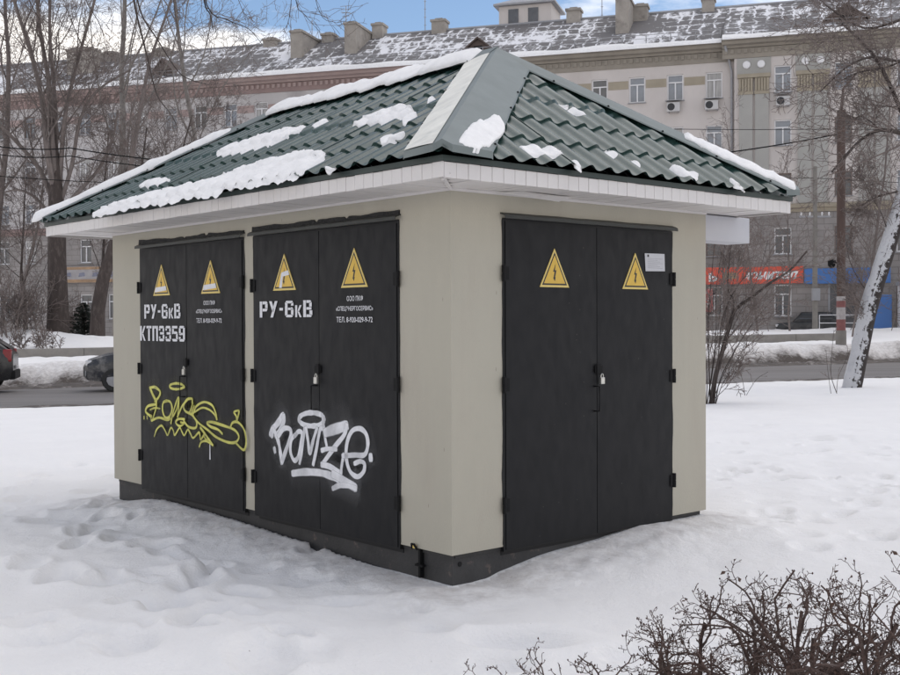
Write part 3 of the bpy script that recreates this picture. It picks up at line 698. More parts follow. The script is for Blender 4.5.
def spray_mat(name, base):
    m = MATS[base].copy(); m.name = name; N, L = m.node_tree.nodes, m.node_tree.links
    a = N.new('ShaderNodeAttribute'); a.attribute_name = 'cover'; t = N.new('ShaderNodeTexCoord'); n = N.new('ShaderNodeTexNoise'); n.inputs['Scale'].default_value = 160; L.new(t.outputs['Object'], n.inputs['Vector'])
    k = N.new('ShaderNodeMath'); k.operation = 'MULTIPLY_ADD'; k.inputs[1].default_value = .5; k.inputs[2].default_value = .75; L.new(n.outputs['Fac'], k.inputs[0])
    q = N.new('ShaderNodeMath'); q.operation = 'MULTIPLY'; q.use_clamp = True; L.new(a.outputs['Fac'], q.inputs[0]); L.new(k.outputs[0], q.inputs[1]); L.new(q.outputs[0], N['Principled BSDF'].inputs['Alpha'])
    return m
def graffiti(strokes, scale, ox, oy, name, matl, label):
    mb = MB(); cov = []
    k = 11.6 / FPX if ox > 200 else 13.2 / FPX               # metres per photo pixel on that door, across the stroke
    for i, (wpx, P) in enumerate(strokes):
        q = [pl(ox + x / scale, oy + y / scale, .024) for x, y in catmull(P)]
        ribbon(mb, q, wpx / scale * k * 3.0, .0234 + i * .00002, i, cov, .035 if ox > 200 else .02, .95)
    for i, (wpx, P) in enumerate(strokes):
        q = [pl(ox + x / scale, oy + y / scale, .024) for x, y in catmull(P)]
        ribbon(mb, q, wpx / scale * k * (1.12 if ox > 200 else .8), .0240 + i * .00012, i, cov, 1.0)
    me = mb.mesh(name, spray_mat(name + '_paint', matl)); a = me.attributes.new('cover', 'FLOAT', 'POINT'); a.data.foreach_set('value', cov)
    o = link(name, me, SUB); o['label'] = label; return o
def ell(cx, cy, rx, ry, a0=0, a1=2*PI, n=14): return [(cx + rx * math.cos(q), cy + ry * math.sin(q)) for q in np.linspace(a0, a1, n)]
graffiti([
 (20, ell(430, 116, 76, 40)), (34, [(188, 205), (196, 178), (225, 140), (258, 98)]), (24, [(262, 95), (262, 130), (240, 180), (215, 215)]),
 (22, [(200, 170), (225, 230), (240, 300), (250, 375)]), (22, [(230, 215), (262, 172), (300, 175), (305, 215), (285, 275), (252, 372)]),
 (20, [(335, 205), (308, 240), (303, 310), (325, 362), (350, 340), (365, 270), (372, 200), (350, 190), (330, 215)]),
 (18, [(358, 378), (372, 300), (388, 170)]), (18, [(396, 168), (408, 240), (420, 320), (440, 240), (462, 170)]), (18, [(440, 385), (458, 300), (480, 180), (495, 170)]),
 (16, [(494, 88), (503, 160), (510, 220), (520, 272)]), (40, [(515, 195), (560, 178), (635, 155)]), (22, [(640, 150), (625, 210), (570, 280), (495, 385)]),
 (18, [(492, 302), (530, 292), (578, 296)]), (22, [(492, 388), (540, 400), (605, 440)]), (18, [(606, 440), (612, 390), (622, 328)]),
 (20, [(618, 335), (690, 330), (748, 328), (768, 270), (758, 205), (722, 172), (675, 185), (645, 250), (638, 340), (660, 425), (705, 460), (742, 430), (748, 385), (725, 368), (690, 380)]),
 (24, [(785, 335), (786, 355)]), (22, [(208, 292), (211, 308)]),
 (30, [(320, 440), (390, 432), (480, 436), (545, 455), (620, 490), (692, 525)]), (30, [(560, 445), (640, 490), (690, 522)]), (22, [(560, 530), (600, 512), (650, 515), (695, 530)]),
], 6.0, 240, 400, 'graffiti', 'spray_white', 'white spray-painted tag across both leaves')
graffiti([
 (16, ell(322, 113, 48, 20, .35, 2*PI - .1)), (12, [(360, 98), (378, 118), (362, 128)]),
 (24, [(140, 128), (160, 175), (182, 215)]), (20, [(138, 122), (175, 120), (208, 150), (200, 185), (172, 218)]), (16, [(182, 215), (180, 265), (158, 338)]),
 (20, [(175, 238), (125, 250), (108, 285), (132, 312), (150, 320)]), (12, [(140, 275), (175, 262), (208, 268)]), (16, [(150, 350), (200, 330), (258, 345), (280, 335)]), (12, [(98, 322), (98, 338)]), (12, [(118, 320), (120, 338)]), (12, [(146, 325), (148, 350)]),
 (18, [(258, 215), (232, 225), (226, 275), (242, 325), (272, 325), (292, 270), (280, 222), (250, 212)]),
 (15, [(284, 368), (300, 290), (335, 190), (338, 250), (330, 325)]), (15, [(330, 325), (362, 250), (400, 205)]), (14, [(300, 320), (325, 270), (336, 215)]),
 (17, [(432, 225), (430, 200), (395, 205), (372, 250), (385, 285), (430, 310), (462, 360), (455, 400), (410, 395), (382, 365), (372, 345)]),
 (15, [(378, 340), (335, 340), (318, 365), (345, 388), (375, 370), (352, 362)]), (15, [(436, 228), (420, 280), (408, 300)]),
 (16, [(440, 300), (462, 250), (515, 222), (570, 245), (595, 300), (602, 340)]), (13, [(450, 290), (500, 262), (545, 272), (580, 300), (600, 332)]),
 (17, [(445, 250), (432, 300), (470, 360), (540, 415), (600, 465), (680, 500), (735, 498), (755, 460), (725, 415), (650, 385), (565, 360), (535, 368), (560, 392), (610, 412), (640, 440)]),
 (17, [(735, 505), (780, 550), (800, 540), (806, 480), (790, 410), (750, 362), (712, 365), (695, 400)]), (15, [(740, 350), (738, 320), (722, 292), (755, 282), (750, 320), (742, 350)]),
 (14, [(170, 458), (188, 410), (220, 385), (245, 420), (262, 450), (285, 400), (302, 420), (312, 450), (345, 400), (360, 425), (378, 452), (402, 412), (420, 440), (440, 470), (478, 432), (486, 455), (492, 480), (520, 440)]),
 (17, [(490, 400), (530, 455), (575, 520)]), (14, [(575, 520), (530, 492), (495, 500), (482, 530)]), (12, [(510, 420), (520, 470), (545, 490)]),
], 6.923, 130, 370, 'graffiti', 'spray_yellow', 'yellow spray-painted tag with a zigzag underline')
dr = MB(); dr.add([Lf(a, z, .0236) for a, z in ((3.16, .36), (3.14, .36), (3.145, .52), (3.155, .55))], [(0, 1, 2, 3)]); dr.build('paint_drip', M['stencil'], SUB)

# ---- eaves: fascia of narrow white strips, soffit boards, dark green edge flashing
OV = 0.48; HF = 2.416; TF = 0.0875
def eaves():
    fa = MB()
    x0, x1, y0, y1 = -OV, W_ + OV, -OV, L_ + OV
    fa.box(x0 + .012, x0 + .03, y0 + .012, y1 - .012, HF + .004, HF + TF - .002); fa.box(x1 - .03, x1 - .012, y0 + .012, y1 - .012, HF + .004, HF + TF - .002)
    fa.box(x0 + .03, x1 - .03, y0 + .012, y0 + .03, HF + .004, HF + TF - .002); fa.box(x0 + .03, x1 - .03, y1 - .03, y1 - .012, HF + .004, HF + TF - .002)
    fas = fa.build('fascia', M['gap'], SUB)
    st = .0985
    pm = MB(); pm.box(-.006, .006, 0, st - .0025, HF - .008, HF + TF); me = pm.mesh('fascia_strip', M['siding'])
    bm = bmesh.new(); bm.from_mesh(me); bmesh.ops.bevel(bm, geom=bm.edges[:], offset=.0025, segments=1, affect='EDGES'); bm.to_mesh(me); bm.free()
    rg = random.Random(1)
    n = int((y1 - y0) / st)
    for i in range(n + 1):
        o = link('fascia_strip', me, fas); o.location = (x0 + .006 + rg.uniform(-.0012, .0012), y0 + i * st, rg.uniform(-.0015, .0015))
        if y0 + (i + 1) * st > y1: o.scale = (1, (y1 - y0 - i * st) / st, 1)
    n = int((x1 - x0 - .012) / st)
    for i in range(n + 1):
        o = link('fascia_strip', me, fas); o.rotation_euler = (0, 0, -PI / 2); o.location = (x0 + .0125 + i * st, y0 + .006 + rg.uniform(-.0012, .0012), rg.uniform(-.0015, .0015))
        ext = x1 - (x0 + .0125 + i * st); 
        if ext < st: o.scale = (1, max(.05, ext / st), 1)
    for (ax0, ax1, ay0, ay1) in ((x1 - .012, x1, y0 + .013, y1), (x0 + .013, x1 - .013, y1 - .012, y1)):
        b = MB(); b.box(ax0, ax1, ay0, ay1, HF - .008, HF + TF); b.build('fascia_board', M['siding'], fas)
    # soffit boards, each running from wall to fascia
    so_ = MB(); so_.box(x0 + .02, x1 - .02, y0 + .02, y1 - .02, HF + .022, HF + .03); sof = so_.build('soffit', M['gap'], SUB)
    bm_ = MB(); bm_.box(0, st - .004, 0, 1, HF + .006, HF + .016); me = bm_.mesh('soffit_board', M['siding'])
    for i in range(int((x1 - x0) / st)):               # right-hand side, boards along y
        x = x0 + .02 + i * st; ln = OV - .006 - .013
        s_ = 0.0
        if x < 0: s_ = 0
        o = link('soffit_board', me, sof); o.location = (x, y0 + .013, rg.uniform(-.002, .002)); o.scale = (1, (ln if x > -.06 else max(.02, x + st * .5 - x0 - .013)), 1)
    for i in range(int((y1 - y0) / st)):               # left-hand side, boards along x
        y = y0 + .02 + i * st; ln = OV - .006 - .013
        o = link('soffit_board', me, sof); o.rotation_euler = (0, 0, -PI / 2); o.location = (x0 + .013, y + st, rg.uniform(-.002, .002)); o.scale = (1, (ln if y > -.06 else max(.02, y + st * .5 - y0 - .013)), 1)
    b = MB(); b.box(W_ + .006, x1 - .013, 0.0, L_, HF + .005, HF + .015); b.box(0, W_, L_ + .006, y1 - .013, HF + .005, HF + .015); b.build('soffit_board', M['siding'], sof)
    # mitre strip in the near corner, a little sprung
    b = MB(); b.tube([(-.012, -.012, HF - .001), (x0 + .03, y0 + .03, HF - .004)], .013, 6); b.tube([(x0 + .06, y0 - .002, HF + .02), (x0 + .035, y0 + .05, HF - .018)], .006, 5); b.build('corner_strip', M['siding'], sof)
    b = MB(); b.box(-.012, -.001, .0, L_, HF - .012, HF + .006); b.box(-.012, W_, -.012, -.001, HF - .012, HF + .006); b.build('wall_trim', M['siding'], sof)
    b = MB(); b.add([(.35, -.05, HF - .004), (.95, -.07, HF - .03), (1.0, -.16, HF - .004), (.5, -.16, HF + .004)], [(0, 1, 2, 3), (3, 2, 1, 0)][:1]); b.build('loose_strip', M['siding'], sof)
    # green flashing
    e = OV + .012; b = MB()
    for (xa, xb, ya, yb) in ((-e, -e + .01, -e, L_ + e), (W_ + e - .01, W_ + e, -e, L_ + e), (-e + .01, W_ + e - .01, -e, -e + .01), (-e + .01, W_ + e - .01, L_ + e - .01, L_ + e)):
        b.box(xa, xb, ya, yb, HF + TF + .001, HF + TF + .036)
    b.build('edge_flashing', M['trim'], SUB)
eaves()

# ---- hip roof of pressed metal tiles
EV = 0.520; ZE = 2.530; APX = 1.0; ZR = 3.635
CN = [Vector((-EV, -EV, ZE)), Vector((W_ + EV, -EV, ZE)), Vector((W_ + EV, L_ + EV, ZE)), Vector((-EV, L_ + EV, ZE))]
A0 = Vector((W_ / 2, APX, ZR)); A1 = Vector((W_ / 2, L_ - APX, ZR))
class Slope:
    def __init__(s, p, q, apexes):
        s.o = p; s.es = (q - p).normalized(); s.len = (q - p).length
        s.n = s.es.cross(apexes[0] - p).normalized()
        if s.n.z < 0: s.n = -s.n
        s.et = s.n.cross(s.es).normalized()
        if s.et.z < 0: s.et = -s.et
        s.tmax = (apexes[0] - p).dot(s.et); s.ap = apexes
    def h(s, S_, T_):
        S_ = np.asarray(S_, float); T_ = np.asarray(T_, float)
        ph = (S_ / .183) % 1.0
        wv = .5 + .5 * np.cos(2 * PI * ph); wv = wv ** 1.25
        fr = (T_ / .35) % 1.0
        return .038 * wv + .019 * (1 - fr)
    def P(s, S_, T_, hh): return s.o + s.es * S_ + s.et * T_ + s.n * hh
SLOPES = dict(left=Slope(CN[3], CN[0], [A0, A1]), right=Slope(CN[0], CN[1], [A0]), back=Slope(CN[1], CN[2], [A0, A1]), far=Slope(CN[2], CN[3], [A1]))
ROOF = empty('roof'); ROOF.parent = SUB
def sheets():
    for nm, sp in SLOPES.items():
        wd = 1.098; ns = int(math.ceil(sp.len / wd))
        for c in range(ns):
            s0, s1 = c * wd, min(sp.len, (c + 1) * wd + .02)
            per = .183 / 12; ss = np.arange(s0, s1 + 1e-6, per)
            if len(ss) < 3: continue
            lift = .004 * (c % 2)
            tl = []
            k = 0
            while k * .35 < sp.tmax:
                for f in (0.0, .06, .5, .9999): tl.append(min(sp.tmax, (k + f) * .35))
                k += 1
            mb = MB(); vs = []
            for t in tl:
                hh = sp.h(ss, np.full_like(ss, t)) + lift
                vs += [sp.P(a, t, float(b)) for a, b in zip(ss, hh)]
            n = len(ss)
            fs = [(i*n + j, i*n + j + 1, (i+1)*n + j + 1, (i+1)*n + j) for i in range(len(tl) - 1) for j in range(n - 1)]
            mb.add(vs, fs); me = mb.mesh('roof_sheet', M['tile'])
            bm = bmesh.new(); bm.from_mesh(me)
            ends = [(sp.o, sp.ap[0] if nm in ('right', 'far', 'back') else sp.ap[-1]), (sp.o + sp.es * sp.len, sp.ap[0] if nm in ('right', 'left', 'far') else sp.ap[-1])]
            mid = (sp.o + sp.es * sp.len / 2)
            for (p, a) in ends:
                dv = Vector((a.x - p.x, a.y - p.y, 0)); pn = Vector((-dv.y, dv.x, 0))
                if pn.dot(mid - p) > 0: pn = -pn
                bmesh.ops.bisect_plane(bm, geom=bm.verts[:] + bm.edges[:] + bm.faces[:], plane_co=p, plane_no=pn, clear_outer=True)
            if not bm.faces: bm.free(); continue
            for f in bm.faces: f.smooth = True
            bm.to_mesh(me); bm.free()
            me.set_sharp_from_angle(angle=math.radians(38))
            link('roof_sheet', me, ROOF)
sheets()
def cap(p, q, nA, nB, wa, wb, name, lift=.07, matl='cap'):
    """folded strip along an edge p-q, lying on the two slopes with normals nA, nB"""
    d = (q - p).normalized(); mb = MB(); n = 16; rows = []
    for i in range(n + 1):
        c = p + (q - p) * (i / n)
        r = []
        for (nn, ww, sgn) in ((nA, wa, -1), (nB, wb, 1)):
            a = nn.cross(d).normalized()
            other = nB if nn is nA else nA
            if a.dot(other) > 0: a = -a
            a = a  # points away from the ridge, down its own slope
            wv = ww * (1 + .01 * math.sin(i * 1.7))
            et = Vector((0, 0, 1)) - nn * nn.z; et.normalize()
            k_ = 0.0 if abs(d.z) < .05 else -(a.dot(et)) / d.dot(et) * (1 - i / n)
            hh = d * k_
            r.append([c + nn * (lift - .012) + (a + hh) * wv, c + nn * (lift - .004) + (a + hh) * (wv - .012), c + nn * (lift + .002) + (a + hh) * (ww * .5), c + nn * (lift + .008) + (a + hh) * .03])
        top = c + Vector((0, 0, lift * 1.25 + .010))
        rows.append(r[0] + [top] + r[1][::-1])
    k = len(rows[0]); vs = [v for r in rows for v in r]
    fs = [(i*k + j, (i+1)*k + j, (i+1)*k + j + 1, i*k + j + 1) for i in range(n) for j in range(k - 1)]
    mb.add(vs, fs)
    # turned-down ends
    for i in (0, n):
        b = [rows[i][j] - Vector((0, 0, .045)) for j in range(k)]
        base = len(mb.v); mb.add(rows[i] + b, [(j, j + 1, k + j + 1, k + j) for j in range(k - 1)])
    o = mb.build(name, M[matl], ROOF, smooth=True, angle=20)
    sc = MB()
    for i in range(1, n, 3):
        for v, nn in ((rows[i][1], nA), (rows[i][-2], nB)):
            sc.lathe(v, nn, [(0, .010), (.004, .010), (.004, .006), (.009, .005)], 6)
    tag(sc.build('screws', M['black'], o), kind='stuff')
    return o, rows
nl, nr_, nb_, nf = (SLOPES[k].n for k in ('left', 'right', 'back', 'far'))
near_cap, near_rows = cap(CN[0] - Vector((.0, .0, .0)), A0, nl, nr_, .27, .27, 'hip_cap')
cap(CN[1], A0, nr_, nb_, .15, .15, 'hip_cap'); cap(CN[3], A1, nl, nf, .12, .12, 'hip_cap'); cap(CN[2], A1, nf, nb_, .12, .12, 'hip_cap')
cap(A0, A1, nl, nb_, .14, .14, 'ridge_cap', .078)

# ---- snow left lying on the roof: every patch is its own thing, following the tiles
def slope_px(nm, px, py):
    sp = SLOPES[nm]; o = RM @ sp.o; n = RM.to_3x3() @ sp.n
    p = RMI @ hit(px, py, o + n * .03, n); d = p - sp.o
    return d.dot(sp.es), d.dot(sp.et)
def snow_patch(nm, path, thick, label, seed, on_cap=False, kw=1.0):
    """path: (px, py, half height in px) along the patch"""
    sp = SLOPES[nm]; pts = []
    for (px, py, hw) in path:
        a = slope_px(nm, px, py + hw * .8); b = slope_px(nm, px, py - hw * .8)
        pts.append((*a, *b))
    pts = np.array(pts); sm = np.array(catmull(pts, 8))
    mid = (sm[:, :2] + sm[:, 2:]) / 2
    seg = np.concatenate([[0], np.cumsum(np.hypot(*np.diff(mid, axis=0).T))]); tot = seg[-1]
    n = max(16, int(tot / .02)); q = np.linspace(0, tot, n)
    cs = np.stack([np.interp(q, seg, sm[:, i]) for i in range(4)], 1)
    c0 = (cs[:, :2] + cs[:, 2:]) / 2; hv = (cs[:, 2:] - cs[:, :2]) / 2; hw_ = np.hypot(hv[:, 0], hv[:, 1])
    m = 25; v = np.linspace(-1, 1, m)
    endt = np.clip(np.minimum(q, tot - q) / np.minimum(np.maximum(hw_.mean() * .8, .03), tot * .4), 0.0, 1); endr = np.sqrt(np.clip(1 - (1 - endt) ** 2, 0, 1))
    V = np.zeros((n, m, 2)); TH = np.zeros((n, m))
    for j in range(m):
        ed = 1 + .42 * fbm(q * 7 + (0 if v[j] < 0 else 50), np.full(n, seed * 1.9 + np.sign(v[j])), 100 + seed, 4, .6) * abs(v[j])
        wv = (.12 + .88 * endr) * ed * v[j]
        V[:, j, 0] = c0[:, 0] + hv[:, 0] * wv; V[:, j, 1] = c0[:, 1] + hv[:, 1] * wv
        TH[:, j] = thick * (1 - abs(v[j]) ** 3.2) ** .7 * (.25 + .75 * endr)
    TH *= (1 + .8 * fbm(V[..., 0] * 9, V[..., 1] * 9, 120 + seed, 3))
    hb = sp.h(V[..., 0], V[..., 1]) if not on_cap else np.full((n, m), .072)
    flat = .038 * .5 + .014
    TH = TH * .55
    mixf = np.clip(TH / .06, 0, .45)
    hb2 = hb * (1 - mixf) + np.maximum(hb, flat) * mixf if not on_cap else hb
    HH = hb2 + TH - .004
    edge = (np.abs(v)[None, :] > .99) | (np.arange(n)[:, None] % (n - 1) == 0)
    HH = np.where(edge, hb * .5 + .012, HH)
    mb = MB(); vs = [sp.P(V[i, j, 0], V[i, j, 1], HH[i, j]) for i in range(n) for j in range(m)]
    mb.add(vs, [(i*m + j, (i+1)*m + j, (i+1)*m + j + 1, i*m + j + 1) for i in range(n - 1) for j in range(m - 1)])
    me = mb.mesh('snow_patch', M['rsnow'], True)
    o = link('snow_patch', me); o.matrix_world = RM
    tag(o, label, 'snow', 'snow patches on the kiosk roof'); return o
c5 = lambda pts: [(30 + x / 2.25, 50 + y / 2.25, h / 2.25) for x, y, h in pts]
c6 = lambda pts: [(400 + x / 2.143, 40 + y / 2.143, h / 2.143) for x, y, h in pts]
snow_patch('left', c5([(140, 374, 7), (200, 355, 12), (260, 338, 16), (330, 325, 21), (430, 303, 24), (520, 277, 30), (600, 258, 34), (668, 236, 16)]), .05, 'longest snow patch, along the lower edge of the left roof slope', 1)
snow_patch('left', c5([(418, 238, 12), (470, 222, 17), (540, 203, 17), (590, 187, 15), (625, 173, 9)]), .055, 'elongated snow patch in the middle of the left roof slope', 2)
snow_patch('left', c5([(724, 172, 8), (765, 162, 10), (805, 150, 20), (865, 138, 11)]), .06, 'rounded snow patch on the upper part of the left roof slope', 3)
snow_patch('left', c5([(838, 168, 6), (855, 157, 8), (872, 145, 7)]), .035, 'small slanting snow patch near the top right of the left roof slope', 4)
snow_patch('left', c5([(788, 212, 7), (815, 203, 10), (848, 190, 7)]), .035, 'narrow snow patch just left of the near hip cap', 5)
snow_patch('left', c5([(632, 176, 4), (655, 168, 10), (672, 160, 9)]), .045, 'small snow lump beside the middle patch on the left roof slope', 6)
snow_patch('left', c5([(246, 312, 6), (275, 304, 10), (320, 295, 6)]), .05, 'small snow lump above the longest patch, near the far end', 7)
snow_patch('left', c5([(665, 272, 5), (690, 266, 6)]), .025, 'tiny snow patch to the right of the longest patch', 8)
snow_patch('left', c5([(892, 124, 5), (903, 118, 9), (915, 112, 6)]), .04, 'snow lump under the ridge snow beside the near hip', 9)
snow_patch('right', c6([(118, 232, 10), (145, 218, 30), (178, 212, 46), (205, 202, 42), (222, 200, 16)]), .035, 'snow patch at the foot of the wide hip cap', 10, True)
snow_patch('right', c6([(252, 232, 10), (300, 240, 15), (352, 243, 12)]), .035, 'wide snow patch on the lower right slope beside the hip cap', 11)
snow_patch('right', c6([(366, 258, 8), (380, 270, 12), (392, 278, 7)]), .03, 'small snow patch hanging at the eave below the wide patch', 12)
snow_patch('right', c6([(360, 148, 6), (382, 155, 10), (404, 164, 5)]), .028, 'snow patch high on the right roof slope', 13)
snow_patch('right', c6([(432, 238, 7), (450, 243, 9), (468, 250, 5)]), .028, 'small snow patch in the middle of the right roof slope', 14)
snow_patch('right', c6([(492, 258, 5), (505, 264, 7), (517, 270, 4)]), .022, 'tiny snow patch right of the middle of the right roof slope', 15)
snow_patch('right', c6([(578, 274, 8), (605, 284, 14), (640, 297, 10)]), .035, 'snow patch at the eave near the right end of the right slope', 16)
snow_patch('right', c6([(702, 302, 6), (722, 312, 8), (742, 322, 5)]), .028, 'last small snow patch before the right end of the eave', 17)
snow_patch('right', c6([(338, 138, 4), (350, 141, 4), (362, 145, 3)]), .018, 'faint snow fleck above the high patch on the right slope', 18)

def edge_snow(p, q, f0, f1, rad, label, seed, side=None, droop=0.0, sq=0.75):
    """half-round snow roll along a ridge or hip between fractions f0..f1"""
    p, q = Vector(p), Vector(q); n = max(20, int((q - p).length * (f1 - f0) / .03)); k = 15
    d = (q - p).normalized(); sv = Vector((d.y, -d.x, 0)).normalized()
    if side is not None and sv.dot(side) < 0: sv = -sv
    upv = sv.cross(d); upv = upv if upv.z > 0 else -upv
    mb = MB(); vs = []
    for i in range(n):
        f = i / (n - 1); c = p + (q - p) * (f0 + (f1 - f0) * f)
        e = min(f, 1 - f) * (q - p).length * (f1 - f0)
        r = rad * min(1, math.sqrt(max(0.02, e / (rad * 1.0)))) * (1 + .55 * float(fbm(f * (q - p).length * 5, seed * 3.3, 140 + seed, 4)))
        off = droop * (1 + .9 * float(fbm(f * (q - p).length * 4, seed * 5.1 + 9, 150 + seed, 3)))
        for j in range(k):
            a = PI * 1.16 * j / (k - 1) - PI * .08
            cx_ = math.cos(a); 
            wid = r * 1.25 + (off if cx_ > 0 else 0)
            vs.append(c + sv * (cx_ * wid) + upv * (math.sin(a) * r * sq + .074 - (max(0, cx_) ** 1.0) * off * (.62 if off else 0) - abs(cx_) * r * .3))
    mb.add(vs, [(i*k + j, (i+1)*k + j, (i+1)*k + j + 1, i*k + j + 1) for i in range(n - 1) for j in range(k - 1)] + [tuple(range(k)), tuple((n-1)*k + j for j in reversed(range(k)))])
    me = mb.mesh('snow_patch', M['rsnow'], True); o = link('snow_patch', me); o.matrix_world = RM
    tag(o, label, 'snow', 'snow patches on the kiosk roof'); return o
edge_snow(A1, A0, -.02, .95, .082, 'thick snow roll along the roof ridge of the kiosk', 1, Vector((-1, 0, 0)), .13, .8)
edge_snow(CN[3] + Vector((0, 0, .0)), A1, -.02, .80, .056, 'long snow roll down the far left hip of the kiosk roof', 2, Vector((-1, 0, 0)), .035, .85)
edge_snow(CN[1], A0, .02, .40, .048, 'snow roll on the lower end of the right hip', 3, Vector((0, -1, 0)), .06, .8)
# thin pale film laid over the left flange of the near hip cap
fm = MB(); n = len(near_rows); vs = []; K = 9
for i in range(n):
    r = near_rows[i]; e = r[1]; t = r[3] + (r[4] - r[3]) * .55
    for j in range(K):
        f = j / (K - 1); f = min(1, max(0, f))
        c = r[1] + (r[2] - r[1]) * min(1, f * 2) if f < .5 else r[2] + (r[3] - r[2]) * ((f - .5) * 2)
        vs.append(c + nl * (.004 + .004 * math.sin(PI * f)))
fm.add(vs, [(i*K + j, (i+1)*K + j, (i+1)*K + j + 1, i*K + j + 1) for i in range(n - 1) for j in range(K - 1)])
fo = link('pale_film', fm.mesh('pale_film', M['coating'], True)); fo.matrix_world = RM
tag(fo, 'thin pale film on the left half of the near hip cap', 'coating')

# ================================================================== THE APARTMENT BUILDING ACROSS THE STREET
BO = Vector((18.56737, 74.59134, 0)); BR = math.radians(-16.7944)
APT = empty('apartment_building', BO, BR)
tag(APT, 'long pale five-storey apartment block with snowy slate roof and rusticated lower floors', 'building')
BM = Matrix.Translation(BO) @ Matrix.Rotation(BR, 4, 'Z'); BMI = BM.inverted(); BNV = BM.to_3x3() @ Vector((0, 1, 0))
def fp(px, py, v=0.0):
    p = BMI @ hit(px, py, BO + BNV * v, BNV); return p.x, p.z
M['wall_cream'] = mat('cream_stucco', (0.56, 0.515, 0.485), 0.9, var=0.08, vscale=0.5, col2=(0.48, 0.43, 0.395), c2lo=0.52, c2hi=0.75, c2scale=0.35, stretch=(1, 1, .5))
M['wall_grey'] = mat('pale_grey_stucco', (0.47, 0.445, 0.435), 0.9, var=0.1, vscale=0.5, col2=(0.33, 0.30, 0.29), c2lo=0.52, c2hi=0.75, c2scale=0.4, stretch=(1, 1, .5))
M['rust_stone'] = coursed_mat('rusticated_grey_stone', (0.31, 0.285, 0.27), (0.23, 0.21, 0.197), 1.1, 0.40)
M['olive'] = mat('olive_frieze', (0.28, 0.25, 0.21), 0.9, var=0.14, vscale=1.0)
M['ochre'] = mat('ochre_band', (0.34, 0.295, 0.225), 0.9, var=0.12, vscale=1.2)
M['pilaster'] = mat('grey_pilaster', (0.37, 0.36, 0.335), 0.9, var=0.08, vscale=0.8)
M['redbrown'] = mat('red_brown_frieze', (0.27, 0.195, 0.18), 0.9, var=0.16, vscale=0.8)
M['pinkish'] = mat('pink_band', (0.36, 0.275, 0.255), 0.9, var=0.15, vscale=0.9)
M['upvc'] = mat('white_window_frame', (0.74, 0.73, 0.73), 0.5)
M['oldwood'] = mat('brown_window_frame', (0.20, 0.15, 0.13), 0.7)
M['pane'] = mat('window_glass', (0.19, 0.21, 0.24), 0.12, spec=0.7, var=0.35, vscale=0.7)  # blue-grey sky reflection is put into the pane's base colour
M['paneD'] = mat('dark_window_glass', (0.07, 0.072, 0.08), 0.12, spec=0.7, var=0.4, vscale=1.5)
M['paneC'] = mat('curtained_glass', (0.34, 0.33, 0.32), 0.3, spec=0.6, var=0.5, vscale=2.2, stretch=(4, 1, .3))
M['paneB'] = mat('blue_grey_glass', (0.15, 0.18, 0.225), 0.1, spec=0.8, var=0.3, vscale=.9)
M['slate'] = slate_roof_mat()
M['chim'] = mat('chimney_render', (0.33, 0.30, 0.265), 0.9, var=0.22, vscale=1.4, col2=(0.15, 0.13, 0.12), c2lo=0.55, c2hi=0.75, c2scale=1.3)
M['wood'] = mat('dormer_boards', (0.10, 0.075, 0.065), 0.85, var=0.25, vscale=3)
M['steelgrey'] = mat('grey_galvanised', (0.30, 0.30, 0.31), 0.5, var=0.1, vscale=3)

ROWS = [(16.05, 17.75), (12.67, 14.30), (9.35, 10.90)]
R2 = (5.75, 7.45)
WW = 1.05
LEFT_U = [-1.32 - 2.5 * k for k in range(0, 26)]
RIS_U = [3.0 + 3.65 * k for k in range(0, 7)]
RV = -0.7
def wall_grid(name, u0, u1, z0, z1, holes, v, matl, dep=.24):
    us = sorted({u0, u1} | {h[0] for h in holes} | {h[1] for h in holes}); zs = sorted({z0, z1} | {h[2] for h in holes} | {h[3] for h in holes})
    mb = MB()
    for i in range(len(us) - 1):
        for j in range(len(zs) - 1):
            cu, cz_ = (us[i] + us[i+1]) / 2, (zs[j] + zs[j+1]) / 2
            if any(h[0] < cu < h[1] and h[2] < cz_ < h[3] for h in holes): continue
            mb.add([(us[i], v, zs[j]), (us[i+1], v, zs[j]), (us[i+1], v, zs[j+1]), (us[i], v, zs[j+1])], [(0, 1, 2, 3)])
    for (a, b, c, d) in holes:
        mb.add([(a, v, c), (b, v, c), (b, v, d), (a, v, d), (a, v + dep, c), (b, v + dep, c), (b, v + dep, d), (a, v + dep, d)], [(0, 4, 5, 1), (1, 5, 6, 2), (2, 6, 7, 3), (3, 7, 4, 0)])
    return mb.build(name, matl, APT)
def win_mesh(w_, h, style):
    f = MB(); t = .075
    f.box(-w_/2, -w_/2 + t, -.06, .04, 0, h); f.box(w_/2 - t, w_/2, -.06, .04, 0, h); f.box(-w_/2 + t, w_/2 - t, -.06, .04, 0, t); f.box(-w_/2 + t, w_/2 - t, -.06, .04, h - t, h)
    f.box(-t * .55, t * .55, -.055, .035, t, h * .68); f.box(-w_/2 + t, w_/2 - t, -.055, .035, h * .68, h * .68 + t)
    if style == 2: f.box(-t * .4, t * .4, -.05, .03, h * .68 + t, h - t)
    p = MB(); p.add([(-w_/2 + .02, .02, .02), (w_/2 - .02, .02, .02), (w_/2 - .02, .02, h - .02), (-w_/2 + .02, .02, h - .02)], [(0, 1, 2, 3)])
    s = MB(); s.box(-w_/2 - .08, w_/2 + .08, -.30, -.02, -.06, -.005)
    return f, p, s
WMESH = {}
